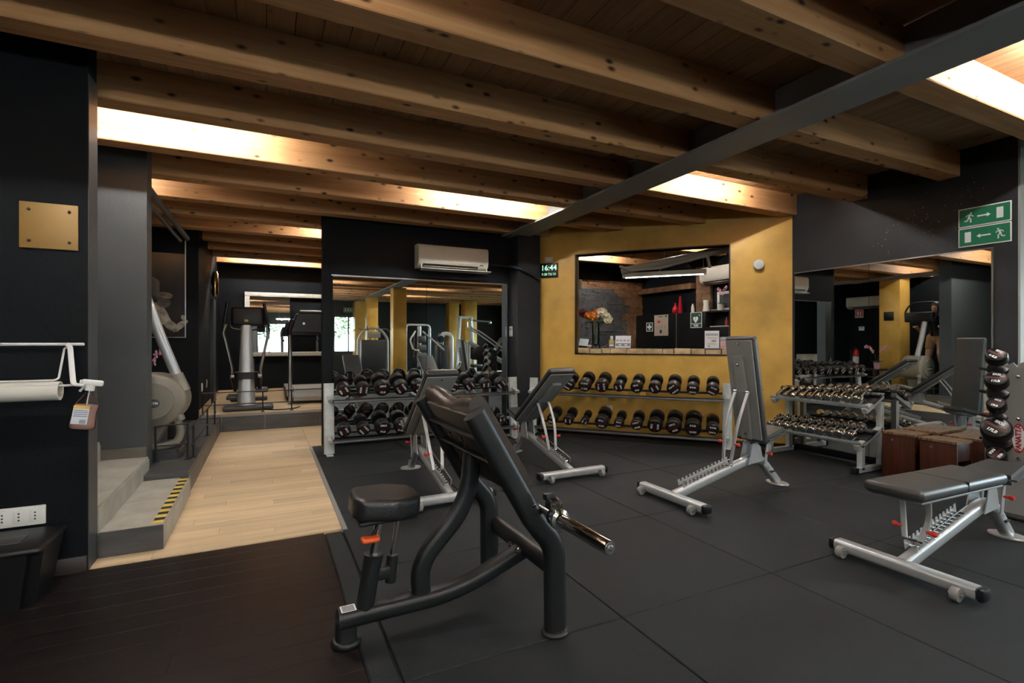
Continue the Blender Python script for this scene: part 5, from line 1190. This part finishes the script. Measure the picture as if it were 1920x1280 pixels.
G().prism([(-.20, .08), (.02, .08), (.14, .34), (-.28, .34)], (0, -.13, 0), (1, 0, 0), (0, 0, 1), (0, .26, 0)).build('pedestal', TAUPE, t)
G().tube(fillet([(.20, -.14, .36), (.245, -.14, .24), (.21, -.15, .13), (.05, -.16, .10), (-.20, -.16, .095)], .12, 8), .032, 14).build('front_leg', TAUPE, t)
G().lathe([(.042, 0), (.044, .02), (.042, .10), (.036, .12)], (.19, -.14, .44), (.45, 0, -1), 18).build('leg_collar', TAUPE, t)
G().sweep([(.25, -.09, .60), (.20, -.09, .76)], rrect(.10, .12, .03), up=(0, 1, 0), scale=[1.15, .9]).build('post_socket', TAUPE, t)
G().sweep(fillet([(.215, -.09, .70), (.06, -.11, 1.15), (-.06, -.12, 1.55)], .5, 6), rrect(.085, .085, .034, 4), up=(0, 1, 0)).build('post', SILVER, t)
cs = link('console', None, t)
G().rbox(-.12, -.27, 1.46, .02, .23, 1.66, .03, 3, M=Matrix.Translation((0, 0, 0))).build('console_body', BLACKPLASTIC, cs); G().rbox(-.13, -.24, 1.50, -.118, .20, 1.64, .006).build('display', mat('display_dark', (.02, .025, .03), .15), cs)
for s in (-1, 1): G().tube(fillet([(-.04, s * .25 - .02, 1.48), (-.12, s * .30 - .02, 1.70), (-.20, s * .22 - .02, 1.86), (-.20, -.02, 1.87)], .1, 6), .016, 10).build('handle', BLACKPLASTIC, cs)
# ---- low table with orchid
t = thing('side_table', 'dark low wooden table behind the stepper', 'table', (-1.12, 6.72, .19))
TW = wood('dark_table', (.012, .009, .008), (.022, .016, .013), (.01, .01, .01), knots=False)
G().rbox(-.36, -.36, .42, .26, .36, .45, .004).build('table_top', TW, t)
for a in (-.32, .21):
    for b in (-.28, .20): G().rbox(a - .035, b - .035, 0, a + .035, b + .035, .42, .004).build('leg', TW, t)
orchid('pink and white orchid in a pink pot on the low dark table', (-1.14, 6.52, .642), mat('pink_pot', (.70, .38, .45), .4), 1.12, 22, (.50, .10, .22))

# ---- elliptical trainer on the stage
t = thing('elliptical_trainer', 'silver elliptical trainer with black console facing the corridor', 'exercise machine', (-.27, 8.42, .24))
G().rbox(-.30, -.16, 0, .36, .12, .075, .03, 3).rbox(-.07, .1, .01, .07, 1.3, .09, .02).rbox(-.28, 1.2, 0, .28, 1.34, .07, .02).build('base', DKG, t)
G().sweep([(0, 0, .05), (0, 0, .45), (0, .02, .95), (0, .05, 1.42)], rrect(.175, .14, .05, 4), up=(0, 1, 0), scale=[1.4, 1.2, .92, .78]).build('column', SILVER, t)
G().sweep([(0, 0, .46), (0, 0, .56)], rrect(.31, .24, .06, 4), up=(0, 1, 0)).build('collar', BLACKPLASTIC, t)
G().rbox(-.026, -.044, 1.30, .026, -.03, 1.335, .003).build('badge', mat('badge_lime', (.28, .32, .05), .4), t)
G().rbox(-.20, -.03, 1.24, .24, .09, 1.52, .04, 3).build('console', BLACKPLASTIC, t)
for s in (-1, 1):
    G().tube([(s * .08, .02, .50), (s * .20, .02, .50)], .032, 12).build('pivot', SILVER, t)
    am = G().tube(fillet([(s * .19, .02, .50), (s * .185, 0, .60), (s * .27, -.03, 1.02), (s * .30, -.04, 1.14), (s * .26, -.06, 1.26)], .12, 7), .021, 12).build('arm', STEEL, t)
    G().tube(fillet([(s * .30, -.04, 1.15), (s * .275, -.06, 1.32), (s * .235, -.06, 1.58)], .08, 5), .023, 12).build('hand_grip', BLACKPLASTIC, am)
    G().tube([(s * .19, .04, .48), (s * .17, .5, .25)], .025, 10).build('link_arm', BLACKMETAL, t)
    G().rbox(s * .20 - .09, .40, .16 + .05 * s, s * .20 + .09, .85, .22 + .05 * s, .02).build('pedal', DKG, t)
    G().tube(fillet([(s * .06, .05, 1.18), (s * .2, -.02, 1.20), (s * .22, .02, 1.28)], .04, 4), .014, 8).build('bar_handle', BLACKPLASTIC, t)
G().lathe([(.30, -.09), (.33, -.06), (.33, .06), (.30, .09)], (0, .80, .42), (1, 0, 0), 28).build('flywheel_housing', DKG, t)
tag(G().tube(fillet([(-.1, 8.35, .25), (.05, 8.2, .25), (.25, 8.14, .25), (.42, 8.30, .25), (.46, 8.42, .25)], .1, 6), .008, 6).build('power_cable', BLACKPLASTIC), 'black power cable looping on the stage floor', 'cable')
# ---- treadmill on the stage
t = thing('treadmill', 'silver treadmill with black console behind the mirror wall end', 'exercise machine', (.74, 8.80, .24))
bm = bmesh.new(); bmesh.ops.create_cube(bm, size=1)
for v in bm.verts: fr = v.co.y < 0; v.co = Vector((v.co.x * (.82 if fr else .9), .28 + v.co.y * .66, .15 + v.co.z * (.20 if fr else .26)))
bmesh.ops.bevel(bm, geom=list(bm.edges), offset=.07, segments=4, affect='EDGES'); G().bm(bm).build('motor_cover', mat('silver_grey_plastic', (.42, .41, .38), .38, .2), t)
G().rbox(-.45, .45, .05, .45, 2.0, .17, .02).build('deck', DKG, t); G().rbox(-.27, .6, .165, .27, 1.98, .18, .004).build('belt', BLACKPLASTIC, t)
for s in (-1, 1):
    G().rbox(s * .37 - .07, .6, .165, s * .37 + .07, 2.0, .19, .006).build('foot_rail', SILVER, t)
    G().sweep(fillet([(s * .40, .12, .02), (s * .40, .10, .9), (s * .41, .06, 1.12)], .2, 5), rrect(.06, .08, .026, 4), up=(0, 1, 0)).build('upright', STEEL, t)
    G().tube(fillet([(s * .40, .08, 1.08), (s * .42, .0, 1.22), (s * .36, -.02, 1.36)], .1, 5), .035, 12).build('console_arm', BLACKPLASTIC, t)
    G().tube(fillet([(s * .40, .10, 1.08), (s * .38, .55, 1.02)], .1, 5), .022, 10).build('hand_rail', BLACKPLASTIC, t)
bm = bmesh.new(); bmesh.ops.create_cube(bm, size=1)
for v in bm.verts: v.co = Vector((v.co.x * (.62 if v.co.z > 0 else .86), .04 + v.co.y * .10, 1.31 + v.co.z * .36))
bmesh.ops.bevel(bm, geom=list(bm.edges), offset=.035, segments=3, affect='EDGES'); G().bm(bm).build('console', BLACKPLASTIC, t)
G().rbox(-.26, -.03, 1.49, .26, .05, 1.515, .008).build('console_cap', SILVER, t); G().lathe([(.02, 0), (.02, .004)], (-.2, -.012, 1.30), (0, -1, 0), 14).build('badge', STEEL, t)

# ================================================================ PERSON ON THE STEPPER (hidden behind the graphite wall, seen in the right mirror)
SKIN = mat('skin', (.45, .25, .16), .5, var=.06, scale=8); HAIR = mat('dark_hair', (.015, .010, .008), .5); SHIRT = mat('black_jersey', (.012, .012, .014), .75, var=.2, scale=20); SHORTS = mat('tan_shorts', (.30, .16, .07), .7)
def body(name, limbs, m, par, vox=.014, balls=(), smooth=4):
    g = G()
    for pts in limbs:
        for (p, r0), (q, r1) in zip(pts[:-1], pts[1:]):
            g.cyl(p, q, r0, r1, 12); g.ball(p, r0, 10, 7); g.ball(q, r1, 10, 7)
    for c, r in balls: g.ball(c, r, 14, 10)
    o = g.build(name, m, par)
    md = o.modifiers.new('remesh', 'REMESH'); md.mode = 'VOXEL'; md.voxel_size = vox; md.use_smooth_shade = True
    sm = o.modifiers.new('smooth', 'SMOOTH'); sm.iterations = smooth; sm.factor = .5
    return o
p = thing('person', 'person in black top and tan shorts exercising on the stepper', 'person', (-1.47, 5.55, .47))
hipz, shz = .87, 1.26   # heights above the pedals
arms = []; legs = []; hands = []
for s in (-1, 1):
    kn = ((.16, s * .12, .53), (.10, s * .11, .47))[s > 0]; ft = ((.02, s * .13, .13), (-.02, s * .13, .03))[s > 0]
    legs.append([((0, s * .09, hipz - .02), .085), (kn, .057), (ft, .037), ((ft[0] + .10, ft[1], ft[2] - .035), .036), ((ft[0] + .19, ft[1], ft[2] - .045), .026)])
    legs.append([(((kn[0] * .55 + ft[0] * .45) - .025, kn[1], kn[2] * .62 + ft[2] * .38), .050), (((kn[0] + ft[0]) / 2, kn[1], (kn[2] + ft[2]) / 2), .042)])
    arms.append([((.0, s * .17, shz), .050), ((.06, s * .24, shz - .27), .040), ((.27, s * .23, shz - .20), .026), ((.33, s * .22, shz - .18), .030)])
    for j, (dy, ln) in enumerate(((-.028, .075), (-.010, .085), (.010, .08), (.027, .062))):
        b = Vector((.355, s * .22 + dy, shz - .175)); arms.append([(b, .0095), (b + Vector((ln * .5, 0, .012)), .009), (b + Vector((ln * .72, 0, -.022)), .008)])
    arms.append([(Vector((.325, s * .19, shz - .165)), .011), (Vector((.365, s * .175, shz - .155)), .009)])
torso = [[((0, 0, hipz), .115), ((.01, 0, hipz + .16), .105), ((.02, 0, shz - .06), .13)], [((.0, -.13, shz - .01), .065), ((0, .13, shz - .01), .065)], [((.01, 0, shz), .055), ((.03, 0, shz + .12), .048)]]
bd_ = body('body', torso + legs + arms, SKIN, p, .011, [((.045, 0, shz + .215), (.088, .072, .112)), ((.075, 0, shz + .165), (.058, .052, .055)), ((.137, 0, shz + .20), (.018, .013, .022)), ((.035, -.075, shz + .205), (.018, .012, .028)), ((.035, .075, shz + .205), (.018, .012, .028))], 3)
fc = link('face', None, p)
for s in (-1, 1): G().ball((.122, s * .03, shz + .225), (.010, .013, .009), 8, 6).build('eye', WHITEPRINT, fc); G().ball((.131, s * .03, shz + .225), (.004, .006, .006), 8, 6).build('iris', BLACKPRINT, fc)
G().ball((.128, 0, shz + .150), (.008, .024, .007), 10, 6).build('mouth', mat('lips', (.32, .10, .08), .5), fc)
body('hair', [[((.02, 0, shz + .30), .055), ((-.035, 0, shz + .24), .07), ((-.055, 0, shz + .12), .04)]], HAIR, p, .012, [((.025, 0, shz + .26), (.098, .085, .085))])
body('shirt', [[((0, 0, hipz + .03), .122), ((.01, 0, hipz + .16), .115), ((.02, 0, shz - .06), .14)], [((.0, -.135, shz - .005), .074), ((0, .135, shz - .005), .074)]] + [[((.0, s * .17, shz), .06), ((.035, s * .215, shz - .14), .056)] for s in (-1, 1)], SHIRT, p, .012)
body('shorts', [[((0, s * .09, hipz - .01), .100), ((.09 if s < 0 else .06, s * .105, hipz - .22), .078)] for s in (-1, 1)] + [[((0, 0, hipz + .05), .12), ((0, 0, hipz - .02), .12)]], SHORTS, p, .012)
for s in (-1, 1):
    ft = ((.02, s * .13, .13), (-.02, s * .13, .03))[s > 0]
    body('shoe', [[((ft[0] - .03, ft[1], ft[2] - .02), .045), ((ft[0] + .08, ft[1], ft[2] - .035), .042), ((ft[0] + .19, ft[1], ft[2] - .045), .034)]], mat('shoe_dark', (.04, .04, .045), .6), p, .012)

# ================================================================ MACHINES BEHIND THE CAMERA (seen in the mirrors)
def fr(g, pts, w=.07, r=.12): return g.sweep(fillet(pts, r, 6), rrect(w, w * 1.2, w * .3, 3), up=(0, 1, 0))
def stack(t, x, y, z0, z1):
    n = int((z1 - z0) / .05)
    for k in range(n): G().box(x - .11, y - .06, z0 + k * .05, x + .11, y + .06, z0 + k * .05 + .046).build('weight_plate', BLACKMETAL, t, flat=True)
    for s in (-.07, .07): G().cyl((x + s, y, 0.05), (x + s, y, 1.5), .010, n=8).build('guide_rod', CHROME, t)
t = thing('lat_machine', 'silver lat machine with tall black weight cover seen in the wide mirror', 'exercise machine', (2.95, -3.1, 0), R(180))
G().rbox(-.36, -.14, .08, .36, .14, 1.30, .02).build('weight_cover', mat('cover_charcoal', (.018, .020, .022), .5), t)
for s in (-1, 1): fr(G(), [(s * .45, 0, 0), (s * .44, 0, 1.35), (s * .25, 0, 1.62), (0, 0, 1.66)], .07).build('frame_tube', SILVER, t); G().rbox(s * .45 - .06, -.4, 0, s * .45 + .06, .5, .05, .015).build('foot', SILVER, t)
G().rbox(-.20, -.17, 1.36, .20, -.12, 1.55, .012).build('sign_panel', GREYPLATE, t); G().rbox(-.08, -.178, 1.47, .08, -.168, 1.52, .004).build('badge', mat('badge_lime', (.28, .32, .05), .4), t)
for s in (-1, 1):
    G().lathe([(.07, -.012), (.08, -.01), (.072, 0), (.08, .01), (.07, .012)], (s * .18, .02, 1.66), (1, 0, 0), 20).build('pulley', BLACKPLASTIC, t)
    G().tube(fillet([(s * .1, .1, 1.6), (s * .45, .2, 1.66), (s * .62, .22, 1.52)], .1, 5), .016, 10).build('pull_bar', CHROME, t)
G().rbox(-.16, .55, .42, .16, .95, .50, .03, 3).build('seat_pad', LEATHER, t); fr(G(), [(0, .1, .1), (0, .75, .1), (0, .75, .42)], .06).build('seat_tube', SILVER, t)
G().lathe([(.06, -.2), (.065, -.19), (.065, .19), (.06, .2)], (0, .6, .66), (1, 0, 0), 18).build('thigh_roller', LEATHER, t)
stack(t, 0, 0, .1, .6)
t = thing('chest_press', 'silver chest press with grey padded seat seen in the wide mirror', 'exercise machine', (4.1, -1.55, 0), R(165))
PADG = mat('grey_vinyl', (.12, .12, .12), .4)
G().rbox(-.16, .02, .62, .16, .12, .92, .04, 3).build('back_pad', PADG, t); G().rbox(-.15, .04, .98, .15, .13, 1.16, .04, 3).build('head_pad', PADG, t); G().rbox(-.13, .04, 1.20, .13, .12, 1.42, .05, 3).build('top_pad', mat('dark_grey_vinyl', (.05, .05, .05), .4), t)
G().rbox(-.19, -.38, .44, .19, .04, .53, .035, 3).build('seat_pad', LEATHER, t); fr(G(), [(0, -.3, .06), (0, .25, .06), (0, .22, 1.7)], .08).build('spine', SILVER, t)
fr(G(), [(-.4, .3, 0), (-.4, .3, 1.74), (.4, .3, 1.74), (.4, .3, 0)], .06).build('rear_frame', SILVER, t)
for s in (-1, 1):
    G().tube(fillet([(s * .12, .25, 1.55), (s * .38, .1, 1.30), (s * .50, -.30, 1.02), (s * .42, -.46, 1.0)], .12, 6), .026, 12).build('press_arm', SILVER, t)
    G().tube([(s * .52, -.32, 1.02), (s * .30, -.42, .98)], .02, 10).build('grip', BLACKPLASTIC, t)
    G().rbox(s * .35 - .04, -.5, 0, s * .35 + .04, .55, .05, .015).build('foot', SILVER, t)
stack(t, 0, .42, .1, .8)
t = thing('cable_machine', 'arched silver cable column seen in the wide mirror', 'exercise machine', (5.05, -2.3, 0), R(180))
fr(G(), [(-.16, 0, 0), (-.16, 0, 1.45), (.10, 0, 1.52), (.22, 0, 1.2)], .13, .22).build('arched_post', mat('silver_white', (.55, .55, .53), .35, .3), t)
G().rbox(.0, -.16, .05, .34, .16, 1.15, .03).build('weight_cover', mat('cover_charcoal', (.018, .020, .022), .5), t); G().lathe([(.10, -.015), (.11, -.01), (.10, 0), (.11, .01), (.10, .015)], (.2, -.1, 1.32), (0, 1, 0), 24).build('pulley', BLACKPLASTIC, t)
G().rbox(-.45, -.3, 0, .45, .3, .06, .02).build('base', SILVER, t); G().tube(fillet([(.2, -.12, 1.3), (.3, -.3, .9), (.28, -.32, .6)], .1, 5), .006, 6).build('cable', BLACKPLASTIC, t); stack(t, .17, 0, .1, .6)
t = thing('smith_machine', 'tall grey smith frame seen in the wide mirror', 'exercise machine', (5.95, -3.0, 0), R(175))
for s in (-1, 1): G().sweep([(s * .30 + .06 * s, 0, 0), (s * .20, 0, 2.05)], rrect(.09, .12, .012), up=(0, 1, 0)).build('upright', SILVER2, t); G().rbox(s * .36 - .05, -.5, 0, s * .36 + .05, .5, .06, .01).build('foot', SILVER2, t)
G().sweep([(-.26, 0, 2.05), (.26, 0, 2.05)], rrect(.09, .09, .012)).build('top_beam', SILVER2, t); G().sweep([(-.30, 0, 1.0), (.30, 0, 1.0)], rrect(.06, .06, .01)).build('cross_beam', SILVER2, t)
G().tube([(-.85, -.08, 1.92), (-.26, -.05, 1.95)], .03, 10).ball((-.88, -.08, 1.90), .06, 10, 8).build('chin_bar', STEEL, t); G().rbox(-.4, -.5, .40, -.05, .1, .50, .03).build('pad', LEATHER, t)
t = thing('leg_press', 'silver inclined leg press with long handrails seen in the wide mirror', 'exercise machine', (6.15, -1.25, 0), R(192))
for s in (-1, 1):
    G().sweep([(-.9, s * .26, .30), (.75, s * .26, 1.25)], rrect(.09, .10, .02), up=(0, 1, 0)).build('slide_rail', SILVER, t)
    G().tube(fillet([(-.55, s * .38, .0), (-.55, s * .38, .85), (.45, s * .38, 1.55), (.70, s * .38, 1.62), (.70, s * .38, 1.85)], .1, 6), .022, 10).build('hand_rail', STEEL, t)
    G().rbox(-.95, s * .26 - .05, 0, .95, s * .26 + .05, .07, .02).build('base_tube', SILVER, t); G().sweep([(.75, s * .26, .05), (.75, s * .26, 1.25)], rrect(.08, .08, .02), up=(0, 1, 0)).build('rear_post', SILVER, t)
    G().lathe([(.21, -.02), (.22, -.015), (.22, .015), (.21, .02)], (.45, s * .46, .9), (0, 1, 0), 24).build('plate', BLACKPLASTIC, t)
G().rbox(-.12, -.24, 0, .0, .24, .50, .03, 3, M=Matrix.Translation((-.05, 0, .95)) @ Matrix.Rotation(R(-30), 4, 'Y')).build('foot_board', LEATHER, t)
G().rbox(-.95, -.22, .22, -.55, .22, .30, .03, 3).build('seat_pad', LEATHER, t); G().rbox(-.05, -.22, 0, .03, .22, .7, .03, 3, M=Matrix.Translation((-.95, 0, .30)) @ Matrix.Rotation(R(-40), 4, 'Y')).build('back_pad', LEATHER, t)
